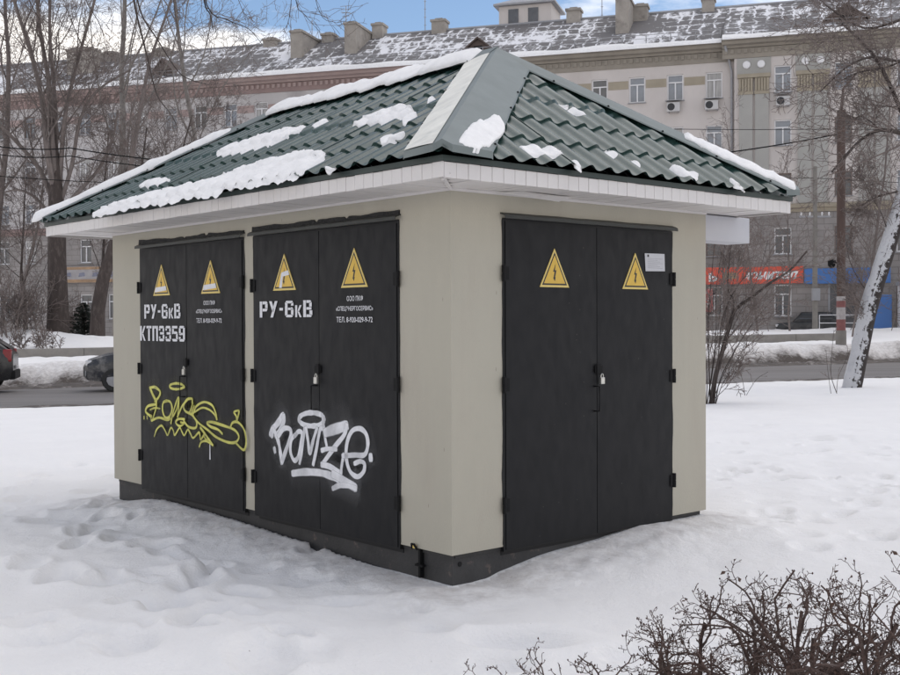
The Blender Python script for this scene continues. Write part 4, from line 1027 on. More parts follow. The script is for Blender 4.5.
def window(u, z0, z1, v, fm_, pm_, w_=WW, sill=True):
    key = (round(z1 - z0, 2), w_, fm_, pm_)
    if key not in WMESH:
        f, p, s = win_mesh(w_, z1 - z0, 1); WMESH[key] = (f.mesh('window', M[fm_]), p.mesh('pane', M[pm_]), s.mesh('sill', M['steelgrey']))
    a, b, c = WMESH[key]
    o = link('window', a, APT); o.location = (u, v + .16, z0); link('pane', b, o)
    if sill: link('sill', c, o)
    return o
rw = random.Random(8)
SPLIT = -21.6
def visible(u, row):                                              # lower windows behind the kiosk are never seen
    return row == 0 or u > -9.5 or u < -36
holes_c, holes_g, holes_l, holes_r, holes_rl = [], [], [], [], []
for u in LEFT_U:
    for k, (a, b) in enumerate(ROWS):
        if not visible(u, k): continue
        (holes_c if u > SPLIT else holes_g).append((u - WW/2, u + WW/2, a, b))
        window(u, a, b, 0, 'upvc' if rw.random() < .8 else 'oldwood', rw.choice(['pane', 'pane', 'paneD', 'paneC', 'paneB']))
    if visible(u, 3):
        z = (5.75, 7.45) if u > SPLIT else (6.2, 8.0)
        holes_l.append((u - WW/2, u + WW/2, *z)); window(u, *z, 0, 'upvc' if rw.random() < .7 else 'oldwood', rw.choice(['paneD', 'paneC', 'paneD']))
        z = (1.85, 3.75); holes_l.append((u - WW/2, u + WW/2, *z)); window(u, *z, 0, 'upvc', 'paneD')
for i, u in enumerate(RIS_U):
    for k, (a, b) in enumerate(ROWS):
        holes_r.append((u - WW/2, u + WW/2, a, b)); window(u, a, b, RV, 'oldwood' if (i, k) in ((1, 1), (1, 2), (0, 2)) else 'upvc', 'paneD' if (i, k) in ((1, 1), (1, 2), (0, 2)) else rw.choice(['pane', 'paneB', 'paneC']))
    holes_rl.append((u - WW/2, u + WW/2, *R2)); window(u, *R2, RV, 'upvc' if i != 1 else 'oldwood', 'paneD')
    z = (1.80, 3.80); holes_rl.append((u - WW/2, u + WW/2, *z)); window(u, *z, RV, 'upvc' if i == 0 else 'oldwood', 'paneD')
wall_grid('wall', SPLIT, 0, 8.9, 19.0, holes_c, 0, M['wall_cream'])
wall_grid('wall', -80, SPLIT, 8.9, 19.0, holes_g, 0, M['wall_grey'])
wall_grid('wall', -80, 0, -1.0, 8.9, holes_l, 0, M['rust_stone'])
wall_grid('wall', 0, 30, 8.9, 19.0, holes_r, RV, M['wall_cream'])
wall_grid('wall', 0, 30, -1.0, 8.9, holes_rl, RV, M['rust_stone'])
b = MB(); b.add([(0, 0, -1), (0, RV, -1), (0, RV, 19), (0, 0, 19)], [(0, 1, 2, 3)]); b.build('wall', M['wall_cream'], APT)
b = MB(); b.box(-80, 30, 11.6, 12.0, -1, 19.2); b.box(-80, -79.7, 0, 11.6, -1, 19.2); b.box(29.7, 30, RV, 11.6, -1, 19.2); b.build('wall', M['wall_grey'], APT)
def molding(name, u0, u1, v, prof, matl):
    mb = MB(); k = len(prof); vs = [(u, v - o, z) for u in (u0, u1) for (o, z) in prof]
    mb.add(vs, [(j, k + j, k + (j+1) % k, (j+1) % k) for j in range(k)] + [tuple(range(k)), tuple(reversed(range(k, 2*k)))])
    return mb.build(name, matl, APT, fixn=True)
CP = [(-.05, 19.02), (.18, 19.02), (.25, 19.16), (.55, 19.2), (.62, 19.38), (.78, 19.42), (.80, 19.5), (-.05, 19.5)]
BP = [(-.05, 8.40), (.10, 8.40), (.16, 8.62), (.30, 8.66), (.34, 8.84), (.10, 8.95), (-.05, 8.95)]
FPf = [(-.03, 18.36), (.07, 18.36), (.09, 18.44), (.09, 19.0), (-.03, 19.0)]
for (a, c, v, cm_, fmx, bm_) in ((-80, SPLIT, 0, 'pinkish', 'redbrown', 'redbrown'), (SPLIT, .0, 0, 'olive', 'olive', 'ochre'), (-.75, 30.8, RV, 'olive', 'olive', 'ochre')):
    molding('cornice', a, c, v, CP, M[cm_]); molding('frieze', a, c, v, FPf, M[fmx]); molding('belt_course', a, c, v, BP, M[bm_])
    dm = MB(); dm.box(0, .16, -.17, -.09, 18.62, 18.92); me = dm.mesh('dentil', M[fmx]); n = int((c - a) / .42); al = MB()
    for i in range(n): al.box(a + .1 + i * .42, a + .32 + i * .42, v - .16, v - .085, 18.66, 18.94)
    tag(al.build('dentils', M[cm_], APT), kind='stuff')
for u in LEFT_U[:-1]:                                              # coloured panels between the top windows
    a, c = u - 2.5 + WW/2 + .06, u - WW/2 - .06
    if abs(u - 2.5 - SPLIT) < 2.5 or abs(u - SPLIT) < 2.5:
        if a < SPLIT < c: continue
    mb = MB(); mb.box(a, c, -.03, 0.01, 16.98, 17.52); mb.build('panel', M['ochre' if u > SPLIT else 'pinkish'], APT)
# pilasters of the projecting bay
pil = MB(); pil.box(-.42, .42, -.16, .02, 8.96, 16.0); mp1 = pil.mesh('pilaster', M['pilaster'])
cpm = MB(); cpm.box(-.47, .47, -.20, .02, 16.0, 16.2); 
for i in range(5): cpm.box(-.42 + i * .18, -.30 + i * .18, -.24, -.14, 16.2, 17.0)
cpm.box(-.44, .44, -.16, .02, 16.2, 17.05); cpm.box(-.52, .52, -.26, .02, 17.05, 17.3); mcap = cpm.mesh('capital', M['ochre'])
rd = MB(); rd.lathe((0, .02, 17.9), (0, -1, 0), [(0, .24), (.14, .24), (.17, .18)], 18); mrd = rd.mesh('roundel', M['upvc'])
fb_ = MB(); fb_.box(-1.05, 1.05, -.05, .01, 17.32, 18.34); mfb = fb_.mesh('panel', M['pilaster'])
for i in range(7):
    cu = RIS_U[0] - 1.83 + 3.65 * i
    if i == 0: cu = 1.22
    o = link('panel', mfb, APT); o.location = (cu, RV, 0)
    for s_ in (-.5, .5):
        p = link('pilaster', mp1, APT); p.location = (cu + s_, RV, 0); c = link('capital', mcap, p)
        r_ = link('roundel', mrd, APT); r_.location = (cu + s_ * .9, RV - .05, 0)
# roof
def roof_part():
    mb = MB(); E0, E1 = -.85, RV - .85
    for (a, c, e) in ((-81, -.75, E0), (-.75, 31, E1)):
        mb.add([(a, e, 19.50), (c, e, 19.50), (c, 6.0, 23.45), (a, 6.0, 23.45)], [(0, 1, 2, 3)])
    mb.add([(-81, 6, 23.45), (31, 6, 23.45), (31, 12.8, 19.5), (-81, 12.8, 19.5)], [(0, 1, 2, 3)])
    mb.add([(-81, E0, 19.5), (-81, 6, 23.45), (-81, 12.8, 19.5)], [(0, 1, 2)]); mb.add([(31, E1, 19.5), (31, 12.8, 19.5), (31, 6, 23.45)], [(0, 1, 2)])
    r = mb.build('roof', M['slate'], APT)
    k = MB(); k.tube([(-81, 6, 23.47), (31, 6, 23.47)], .12, 6); k.build('ridge_cap', M['steelgrey'], r)
    # railing above the eaves
    for (a, c, e) in ((-81, -.9, E0), (-.6, 31, E1)):
        n = int((c - a) / 1.6); rl = MB(); y = e + .75; z = 19.5 + .75 * (3.95 / (6 - e))
        for i in range(n + 1):
            u = a + (c - a) * i / n; rl.tube([(u, y, z), (u, y, z + .55)], .028, 4); rl.tube([(u, y, z + .4), (u, y + .45, z + .25)], .018, 4)
        rl.tube([(a, y, z + .54), (c, y, z + .54)], .022, 4); rl.tube([(a, y, z + .3), (c, y, z + .3)], .018, 4)
        rl.build('roof_railing', M['steelgrey'], r)
    # snow lip on the eaves
    for (a, c, e, lb) in ((-81, -.8, E0, 'snow lip along the long eaves of the apartment block'), (-.72, 31, E1, 'snow lip along the eaves of the projecting bay')):
        n = int((c - a) / .35); mb = MB(); vs = []; K = 7
        for i in range(n + 1):
            u = a + (c - a) * i / n; ww = .75 + .55 * float(fbm(u * .35, e, 170, 3)); th = .14 + .12 * float(fbm(u * .5, e + 3, 171, 3))
            for j in range(K):
                f = j / (K - 1); y = e - .04 + ww * f; z = 19.5 + (y - e) * (3.95 / (6 - e)) + th * math.sin(PI * min(1, f * .9 + .1)) ** .6 * (1 if 0 < j < K - 1 else 0) - (.05 if j in (0, K - 1) else 0)
                vs.append((u, y, z))
        mb.add(vs, [(i*K + j, (i+1)*K + j, (i+1)*K + j + 1, i*K + j + 1) for i in range(n) for j in range(K - 1)])
        so2 = link('eaves_snow', mb.mesh('eaves_snow', M['rsnow'], True)); so2.matrix_world = BM; tag(so2, lb, 'snow', kind='stuff')
    def chimney(px, wpx, ytop, v, dep):
        u, z = fp(px, ytop, v); d = 80.0; hw = wpx * d / FPX / 2
        mb = MB(); zb = 19.5 + (v + .85) * .577 - .8
        mb.box(u - hw, u + hw, v, v + dep, zb, z - .25); mb.box(u - hw - .08, u + hw + .08, v - .08, v + dep + .08, z - .25, z - .08)
        c = mb.build('chimney', M['chim'], r)
        q = MB(); nn = max(1, int(dep / .8))
        for i in range(nn): q.box(u - hw * .55, u + hw * .55, v + .15 + i * dep / nn, v + .15 + i * dep / nn + .35, z - .08, z + .04 + .07 * (i % 2))
        tag(q.build('chimney_pots', M['chim'], r), kind='stuff')
    for a in ((79, 33, 47, 2.4, 1.2), (107, 22, 51, 5.0, 1.0), (160, 17, 47, 5.2, 1.0), (269, 15, 37, 5.4, 1.0), (296, 13, 29, 2.3, 3.4), (327, 13, 32, 5.4, 1.0), (350, 13, 21, 2.3, 3.6), (377, 12, 22, 5.4, 1.1), (438, 15, 18, 5.4, 1.0), (573, 14, 7, 5.4, 1.0), (622, 13, -6, 2.2, 3.4), (640, 14, 3, 4.6, 1.0), (708, 12, -4, 5.4, 1.0)): chimney(*a)
    # stair tower on the ridge
    u0, _ = fp(500, 20, 6.5); u1, _ = fp(552, 20, 6.5); _, zt = fp(525, 4, 6.5)
    t = MB(); t.box(u0, u1, 6.2, 9.6, 21.5, zt); tw = t.build('roof_tower', M['wall_cream'], r)
    c = MB(); c.add([(u0 - .35, 5.85, zt), (u1 + .35, 5.85, zt), (u1 + .35, 9.95, zt), (u0 - .35, 9.95, zt), (u0 + 1.3, 7.9, zt + .9), (u1 - 1.3, 7.9, zt + .9), (u0 - .35, 5.85, zt - .14), (u1 + .35, 5.85, zt - .14), (u1 + .35, 9.95, zt - .14), (u0 - .35, 9.95, zt - .14)], [(0, 1, 5, 4), (1, 2, 5), (2, 3, 4, 5), (3, 0, 4), (6, 7, 1, 0), (7, 8, 2, 1), (8, 9, 3, 2), (9, 6, 0, 3), (9, 8, 7, 6)])
    c.build('tower_roof', M['steelgrey'], r)
    for f in (.28, .66):
        q = MB(); uu = u0 + (u1 - u0) * f; q.box(uu - .38, uu + .38, 6.15, 6.21, zt - 1.55, zt - .4); q.build('tower_window', M['paneD'], r)
    # dormers
    for (px, wpx, yt, yb, v) in ((478, 26, 39, 56, .6), (846, 36, 6, 28, .2), (163, 26, 60, 84, .6)):
        u, zt = fp(px, yt, v); _, zb = fp(px, yb, v); hw = wpx * 77 / FPX / 2; zm = zb + (zt - zb) * .42
        mb = MB(); mb.add([(u - hw, v, zb), (u + hw, v, zb), (u + hw, v, zm), (u, v, zt), (u - hw, v, zm), (u - hw, v + 4, zb), (u + hw, v + 4, zb), (u + hw, v + 4, zm), (u, v + 4, zt), (u - hw, v + 4, zm)], [(0, 1, 2, 3, 4), (1, 6, 7, 2), (5, 0, 4, 9)])
        dmr = mb.build('dormer', M['wood'], r)
        e = .22; mb = MB(); mb.add([(u - hw - e, v - .2, zm - e * .7), (u, v - .2, zt + .02), (u + hw + e, v - .2, zm - e * .7), (u - hw - e, v + 4, zm - e * .7), (u, v + 4, zt + .02), (u + hw + e, v + 4, zm - e * .7), (u - hw - e, v - .2, zm - e * .7 + .12), (u, v - .2, zt + .15), (u + hw + e, v - .2, zm - e * .7 + .12), (u - hw - e, v + 4, zm - e * .7 + .12), (u, v + 4, zt + .15), (u + hw + e, v + 4, zm - e * .7 + .12)], [(6, 7, 10, 9), (7, 8, 11, 10), (0, 1, 7, 6), (1, 2, 8, 7), (0, 3, 4, 1), (1, 4, 5, 2), (0, 6, 9, 3), (2, 5, 11, 8)])
        mb.build('dormer_roof', M['wood'], r, fixn=True)
        mb = MB(); mb.box(u - hw * .35, u + hw * .35, v - .03, v + .05, zb + .15, zm + (zt - zm) * .3); mb.build('dormer_louvre', M['hole'], r)
    # aerials
    for (px, yt, v, kind) in ((346, 6, 2.6, 1), (425, 0, 6, 0), (602, -3, 6, 0), (312, 20, 6, 0)):
        u, z = fp(px, yt, v); mb = MB(); mb.tube([(u, v, 21.0), (u, v, z)], .03, 5)
        if kind:
            for k in range(4): mb.tube([(u - .45 + .05 * k, v, z - .25 * k), (u + .45 - .05 * k, v, z - .25 * k)], .02, 4)
            mb.tube([(u - .3, v - .3, z - .5), (u + .3, v + .3, z - .5)], .02, 4)
        else:
            for k in range(5): mb.tube([(u - .09, v, z - .6 * k - .1), (u + .09, v, z - .6 * k - .1)], .02, 4)
        mb.build('aerial', M['steelgrey'], r)
roof_part()
# rain pipe in the inner corner
rp = MB(); rp.tube([(-.55, -.95, 19.55), (-.55, -.95, 19.1), (-.30, -.35, 18.2), (-.18, -.2, 17.6), (-.18, -.2, 9.2)], .085, 8); rp.lathe((-.55, -.95, 19.3), (0, 0, 1), [(0, .1), (.3, .2), (.34, .2)], 8)
rp.build('rain_pipe', M['steelgrey'], APT, smooth=True)

def ac_unit(px, py, v, label):
    u, z = fp(px, py, v); a = empty('air_conditioner', BM @ Vector((u, v, z - .3)), BR)
    mb = MB(); mb.box(-.42, .42, -.50, -.10, 0, .60); o = mb.build('casing', mat('ac_casing', (.50, .49, .48), .5, var=.05, vscale=3), a); bevel(o, .02, 2)
    g = MB(); g.lathe((-.14, -.50, .30), (0, -1, 0), [(0, .24), (.012, .24), (.02, .22)], 18); g.build('fan_grille', mat('ac_fan', (.03, .03, .032), .6), a)
    for s_ in (-.32, .3):
        k = MB(); k.box(s_, s_ + .04, -.52, -.001, -.04, -.002); k.build('bracket', M['steelgrey'], a)
    k = MB(); k.add([(-.52, -.001, .80), (.52, -.001, .80), (.52, -.62, .70), (-.52, -.62, .70), (-.52, -.001, .82), (.52, -.001, .82), (.52, -.62, .72), (-.52, -.62, .72)], [(0, 1, 2, 3), (7, 6, 5, 4), (3, 2, 6, 7), (0, 3, 7, 4), (1, 5, 6, 2)]); k.build('hood', M['steelgrey'], a)
    tag(a, label, 'air conditioner', 'air conditioners on the apartment block')
ac_unit(674, 108, 0, 'air conditioner under a top-floor window, leftmost of the three, nearest the green roof')
ac_unit(712, 106, 0, 'air conditioner just left of the rain pipe under a top-floor window')
ac_unit(783, 102, RV, 'air conditioner between the pilasters of the projecting bay, rightmost of the three')

# shop fascia signs
def sign_box(name, u0, u1, z0, z1, v, matl, label):
    e = empty(name, BM @ Vector(((u0 + u1) / 2, v, z0)), BR); mb = MB(); mb.box((u0 - u1) / 2, (u1 - u0) / 2, -.14, 0, 0, z1 - z0); o = mb.build('panel', matl, e); bevel(o, .015)
    tag(e, label, 'sign'); return e
M['sign_red'] = mat('sign_red', (0.60, 0.085, 0.048), 0.45, var=0.1, vscale=0.8)
M['sign_blue'] = mat('sign_blue', (0.055, 0.155, 0.40), 0.45, var=0.08, vscale=0.8)
M['sign_white'] = mat('sign_white', (0.75, 0.72, 0.71), 0.5)
M['sign_orange'] = mat('sign_orange', (0.33, 0.21, 0.12), 0.5, var=.35, vscale=1.5)
M['sign_pale'] = mat('sign_pale_blue', (0.33, 0.31, 0.31), 0.5, var=.2, vscale=2)
SV = RV - .35
rs = sign_box('shop_sign', -5.0, 4.25, 3.86, 4.95, SV, M['sign_red'], 'long red shop sign with white italic lettering, beside the kiosk')
def sign_text(parent, txt, u_mid, u_c, width, height, zc, shear, off, matl):
    me = text_mesh(txt, 1.0, off, shear); co = np.array([v.co[:] for v in me.vertices]); mn, mx = co.min(0), co.max(0)
    for v in me.vertices:
        x, y = v.co.x, v.co.y
        v.co = (u_c - u_mid + ((x - mn[0]) / (mx[0] - mn[0]) - .5) * width, -.146, zc + ((y - mn[1]) / (mx[1] - mn[1]) - .5) * height)
    me.materials.clear(); me.materials.append(matl); return tag(link('lettering', me, parent), kind='stuff')
sign_text(rs, 'юнител', -.375, 2.32, 3.25, .52, .52, .35, .03, M['sign_white'])
sign_text(rs, 'ь', -.375, -1.32, .52, .55, .45, 0, .03, M['sign_white'])
br_ = MB(); br_.box(-.35, .55, -.145, -.1405, .34, .74); br_.build('orange_patch', M['sign_orange'], rs)
sign_box('shop_sign', 4.30, 9.4, 3.82, 4.78, SV, M['sign_blue'], 'plain blue shop sign to the right of the red one')
ls = sign_box('shop_sign', -51.2, -44.5, 4.65, 5.90, -.2, M['sign_pale'], 'orange-edged shop sign seen between the dark tree trunks on the left')
for (a, c) in ((.0, .26), (1.0, 1.22)):
    q = MB(); q.box(-3.35, 3.35, -.15, -.1405, a + .01, c); q.build('stripe', M['sign_orange'], ls)
for i, (a, wv) in enumerate(((-2.9, .9), (-1.4, .6), (-.2, 1.0), (1.3, .8))):
    q = MB(); q.add([(a, -.145, .45), (a + wv, -.145, .5), (a + wv * .9, -.145, .8), (a + .1, -.145, .75)], [(0, 1, 2, 3)]); q.build('blue_mark', mat('faded_blue', (.19, .195, .25), .6, var=.3, vscale=3), ls)
# window posters and shop entrance
for i, (u, wv) in enumerate(((-1.75, .8),)):
    q = MB(); q.box(u - wv/2, u + wv/2, SV + .1, SV + .15, 2.1, 3.6); q.build('poster', mat('poster_red', (.36, .10, .09), .6, var=.5, vscale=2.5, col2=(.5, .45, .43), c2lo=.5, c2hi=.55, c2scale=3), APT)
q = MB(); q.box(5.85, 7.4, RV - .03, RV + .02, .9, 3.8); q.build('shop_door', M['paneD'], APT)
for (a, c) in ((5.75, 5.85), (7.4, 7.5), (6.58, 6.66)):
    q = MB(); q.box(a, c, RV - .06, RV - .002, .9, 3.85); q.build('door_frame', M['steelgrey'], APT)
q = MB()
for z in (1.35, 1.85): q.tube([(5.2, RV - 1.2, z), (9.0, RV - 1.2, z)], .03, 6)
for u in (5.2, 6.5, 7.7, 9.0): q.tube([(u, RV - 1.2, .3), (u, RV - 1.2, 1.85)], .03, 6)
hr = link('handrail', q.mesh('handrail', M['upvc'])); hr.matrix_world = BM; tag(hr, 'white tubular handrail in front of the shop door under the blue sign', 'handrail')
pv = empty('kiosk_booth', BM @ Vector((11.0, -4.5, 0)), BR); q = MB(); q.box(-1.3, 2.2, 0, 2.2, 0, 3.6); q.build('wall', M['upvc'], pv)
q = MB(); q.box(-.7, 2.0, -.05, -.002, 1.5, 3.1); q.build('window', mat('booth_glass', (.03, .045, .12), .15, var=.5, vscale=2), pv)
q = MB(); q.box(-1.4, 2.3, -.2, 2.3, 3.6, 3.8); q.build('roof', M['steelgrey'], pv); q = MB(); q.box(-1.25, 2.2, -.06, -.002, 3.15, 3.58); q.build('fascia', M['sign_red'], pv)
tag(pv, 'small white sales booth half hidden by the snowy leaning trunk', 'booth')
q = MB(); q.box(-.55, .55, -.06, .06, 0, 2.6); bb_ = q.build('blue_board', M['sign_blue']); bevel(bb_, .015); p_ = at(882, 335, 69); bb_.location = (p_.x, 69, .45); bb_.rotation_euler = (0, 0, BR)
tag(bb_, 'upright blue board beside the snowy leaning trunk', 'board')

# ================================================================== STREET THINGS
# low concrete wall beyond the street
cw = empty('low_concrete_wall', (0, 51.3, 0)); tag(cw, 'low weathered concrete wall running along the far side of the street', 'wall')
x = -33.0
while x < 18.6:
    x2 = min(18.7, x + 2.9); mb = MB(); y0 = .16 * x; y1 = .16 * x2
    za, zb = [.32 + .0125 * t + .0 for t in (x, x2)]
    vs = []
    for (xx, yy, zz) in ((x + .01, y0, za), (x2 - .01, y1, zb)):
        for (dy, dz) in ((0, -.5), (0, .33), (.03, .36), (.32, .36), (.35, .33), (.35, -.5)): vs.append((xx, yy + dy, zz + dz))
    mb.add(vs, [(j, 6 + j, 6 + (j+1) % 6, (j+1) % 6) for j in range(6)] + [tuple(range(6)), tuple(range(11, 5, -1))])
    mb.build('wall_block', M['concrete'], cw, fixn=True); x = x2
# striped pole
M['pole_brown'] = mat('rusty_brown_pole', (0.085, 0.055, 0.045), 0.8, var=0.25, vscale=4, stretch=(1, 1, .3))
M['band_red'] = mat('band_red', (0.22, 0.085, 0.08), 0.7, var=0.2, vscale=5); M['band_white'] = mat('band_white', (0.40, 0.37, 0.36), 0.7, var=0.3, vscale=5)
p0 = at(841, 345, 50.5); PO = empty('utility_pole', (p0.x, 50.5, 0)); tag(PO, 'tall brown utility pole with red and white bands at its foot', 'pole')
def zy(y, d): return at(450, y, d).z
def ring(za, zb, r, matl, nm): m_ = MB(); m_.lathe((0, 0, za), (0, 0, 1), [(0, r), (zb - za, r * .992)], 14); return m_.build(nm, matl, PO, smooth=True, angle=40)
zb0 = zy(345, 50.5)
ring(zb0 - .6, zy(332, 50.5), .235, M['concrete'], 'footing')
for (ya, yb, m_) in ((332, 321, 'band_red'), (321, 309, 'band_white'), (309, 302.5, 'band_red'), (302.5, 298, 'band_white')): ring(zy(ya, 50.5) + .002, zy(yb, 50.5), .20, M[m_], 'painted_band')
ring(zy(298, 50.5) + .002, zy(112, 50.5), .185, M['pole_brown'], 'shaft')
m_ = MB(); m_.tube([(0, 0, zy(112, 50.5)), (.1, 0, zy(90, 50.5)), (.5, -.3, zy(78, 50.5))], [.07, .05, .04], 6); m_.build('bracket_arm', M['pole_brown'], PO)
m_ = MB(); m_.tube([(-.19, 0, zy(265, 50.5)), (-.42, -.1, zy(262, 50.5))], .035, 6); m_.lathe((-.45, -.1, zy(270, 50.5)), (0, 0, 1), [(0, .05), (.12, .16), (.34, .17), (.42, .06)], 10); m_.build('lamp_head', M['black'], PO)
# slim grey pole
p1 = at(815, 331, 66); P2 = empty('concrete_pole', (p1.x, 66, 0)); tag(P2, 'slim pale concrete pole between the striped pole and the red sign', 'pole')
m_ = MB(); m_.lathe((0, 0, .2), (0, 0, 1), [(0, .17), (zy(168, 66) - .2, .11)], 10); m_.build('shaft', M['concrete'], P2, smooth=True, angle=40)
m_ = MB(); m_.box(-.9, .9, -.05, .05, zy(219, 66), zy(219, 66) + .1); m_.build('crossarm', M['steelgrey'], P2)
for s_ in (-.8, -.3, .4, .8):
    m_ = MB(); m_.lathe((s_, 0, zy(219, 66) + .1), (0, 0, 1), [(0, .03), (.08, .05), (.16, .06), (.22, .03)], 8); m_.build('insulator', M['upvc'], P2)
m_ = MB(); m_.box(-.24, .2, -.32, -.12, zy(302, 66), zy(290, 66)); m_.build('meter_box', M['steelgrey'], P2)
# wires
def wire(pts, r, label, sag=.3):
    P = []
    for i in range(len(pts) - 1):
        a, c = at(*pts[i]), at(*pts[i+1])
        for t in np.linspace(0, 1, 16)[(0 if i == 0 else 1):]:
            q = a.lerp(c, t); q.z -= sag * 4 * t * (1 - t); P.append(q)
    m_ = MB(); m_.tube(P, r, 5); o = m_.build('overhead_wire', M['black'], smooth=True); tag(o, label, 'wire', 'overhead wires')
wire([(838, 134, 50.5), (560, 166, 47)], .03, 'thick cable running left from the tall brown pole to behind the green roof', .25)
wire([(1000, 128, 64), (838, 129, 62), (600, 128, 62)], .018, 'thin wire crossing the projecting bay just above the thick cable', .05)
wire([(1000, 186, 66), (815, 178, 66), (560, 176, 66)], .018, 'thin wire below the thick cable, beside the right hip of the green roof', .05)
wire([(-60, 133, 49), (70, 148, 52), (320, 165, 52)], .028, 'upper of the two wires across the left trees', .3)
wire([(-60, 141, 49), (70, 156, 52), (320, 172, 52)], .024, 'lower of the two wires across the left trees', .3)
wire([(-60, 171, 49), (320, 182, 52)], .018, 'lowest faint wire on the left, above the roof corner', .3)

# ---- cars
def car(name, label, loc, rz, Ln, Wd, Ht, paint, prof, cabin, wheel_r, wheels_x, lights):
    C = empty(name, loc, rz); tag(C, label, 'car')
    hw = Wd / 2
    def loft(sec, nm, matl, inset_top=0.0, crown=.0):
        # sec: list of (x, zlow, ztop, halfwidth low, halfwidth top)
        mb = MB(); vs = []; k = 12
        for (x, zl, zt, wl_, wt) in sec:
            h = zt - zl
            pr_ = [(-wl_ * .96, zl), (-wl_, zl + h * .18), (-wl_, zl + h * .55), (-(wl_ + wt) / 2 - (wl_ - wt) * .2, zl + h * .8), (-wt, zt - h * .06), (-wt * .86, zt), (wt * .86, zt), (wt, zt - h * .06), ((wl_ + wt) / 2 + (wl_ - wt) * .2, zl + h * .8), (wl_, zl + h * .55), (wl_, zl + h * .18), (wl_ * .96, zl)]
            vs += [(x, y, z) for y, z in pr_]
        n = len(sec)
        mb.add(vs, [(i*k + j, (i+1)*k + j, (i+1)*k + (j+1) % k, i*k + (j+1) % k) for i in range(n - 1) for j in range(k)] + [tuple(reversed(range(k))), tuple((n-1)*k + j for j in range(k))])
        return mb.build(nm, matl, C, smooth=True, angle=32, fixn=True)
    loft(prof, 'body', paint)
    loft(cabin, 'cabin', paint)
    # glass: side windows, windscreen, rear window set just proud of the cabin
    x0, x1, x2, x3 = cabin[0][0], cabin[1][0], cabin[-2][0], cabin[-1][0]
    zl, zt = cabin[1][1] + .28, cabin[1][2] - .09; wl_, wt = cabin[1][3], cabin[1][4]
    G = M['car_glass']
    for s_ in (-1, 1):
        xs = [x1 + .02, (x1 + x2) / 2 - .05, (x1 + x2) / 2 + .05, x2 - .02]
        for i in (0, 2):
            q = MB(); a, c = xs[i], xs[i+1]; e0 = (.30 if i == 0 else 0); e1 = (.22 if i == 2 else 0)
            yb, yt = s_ * (wl_ + .012), s_ * (wt + .022)
            q.add([(a - e0 * .4, yb, zl), (c + e1 * .4, yb, zl), (c - e1 * .2, yt, zt), (a + e0 * .4, yt, zt)], [(0, 1, 2, 3)]); q.build('side_window', G, C)
    for (xa, xb, nm) in ((x0, x1, 'windscreen'), (x3, x2, 'rear_window')):
        q = MB(); sg = -1 if xa < xb else 1
        za, zb_ = (cabin[0][2] if xa == x0 else cabin[-1][2]), zt + .05
        q.add([(xa + sg * .03, -wl_ * .84, za + .02), (xa + sg * .03, wl_ * .84, za + .02), (xb + sg * .02 - sg * .06, wt * .84, zb_), (xb + sg * .02 - sg * .06, -wt * .84, zb_)], [(0, 1, 2, 3)]); q.build(nm, G, C)
    for wx in wheels_x:
        for s_ in (-1, 1):
            q = MB(); q.lathe((wx, s_ * (hw - .20), wheel_r), (0, s_, 0), [(0, wheel_r * .9), (.03, wheel_r), (.19, wheel_r), (.215, wheel_r * .92), (.215, wheel_r * .64), (.19, wheel_r * .62)], 22); wo = q.build('wheel', M['tyre'], C, smooth=True, angle=30)
            q = MB(); q.lathe((wx, s_ * (hw - .02), wheel_r), (0, s_, 0), [(0, wheel_r * .62), (.02, wheel_r * .6), (.03, wheel_r * .15)], 10); q.build('rim', M['steelgrey'], wo)
    for (nm, x, y, z, sx, sy, sz, ml) in lights:
        for s_ in ((-1, 1) if y else (1,)):
            q = MB(); q.box(x - sx, x + sx, s_ * y - sy, s_ * y + sy, z - sz, z + sz); o = q.build(nm, M[ml], C); bevel(o, min(sx, sy, sz) * .45, 2)
    return C
M['car_glass'] = mat('car_glass', (.10, .105, .11), .08, spec=.8); M['tyre'] = mat('tyre_rubber', (.02, .02, .02), .8)
M['lamp_red'] = mat('tail_lamp_red', (.22, .012, .015), .2); M['lamp_clear'] = mat('head_lamp', (.55, .55, .56), .15, metal=.4); M['plate'] = mat('number_plate', (.55, .55, .55), .5)
black_paint = mat('black_car_paint', (.010, .010, .011), .22, var=.3, vscale=3, col2=(.07, .065, .06), c2lo=.5, c2hi=.8, c2scale=2)
blue_paint = mat('dark_blue_car_paint', (.022, .024, .030), .25, var=.3, vscale=3, col2=(.30, .285, .27), c2lo=.42, c2hi=.7, c2scale=2)
dark_paint = mat('dark_grey_car_paint', (.022, .023, .025), .35, var=.3, vscale=3, col2=(.09, .085, .08), c2lo=.5, c2hi=.8, c2scale=2)
# x runs from the nose (-) to the tail (+)
hatch = [(-2.15, .38, .62, .70, .60), (-2.02, .28, .76, .82, .74), (-1.5, .24, .90, .88, .82), (-.9, .24, .98, .89, .86), (.5, .24, 1.02, .90, .87), (1.5, .24, 1.05, .89, .86), (1.95, .28, 1.06, .86, .80), (2.10, .38, .92, .78, .72)]
hcab = [(-1.05, .90, 1.0, .80, .74), (-.25, .90, 1.60, .82, .62), (.5, .9, 1.66, .82, .62), (1.2, .9, 1.60, .82, .60), (1.98, .9, 1.08, .78, .70)]
sc_ = lambda sec, k, kz: [(x * k, zl * kz, zt * kz, a, b_) for x, zl, zt, a, b_ in sec]
LT = lambda xf, xr, zf, zr_: [('headlight', xf, .62, zf, .10, .17, .09, 'lamp_clear'), ('taillight', xr, .70, zr_, .09, .11, .20, 'lamp_red'), ('grille', xf - .05, 0, zf - .02, .06, .36, .07, 'black'), ('bumper', xf - .02, 0, zf - .30, .10, .78, .10, 'steelgrey'), ('number_plate', xf - .12, 0, zf - .24, .012, .26, .055, 'plate')]
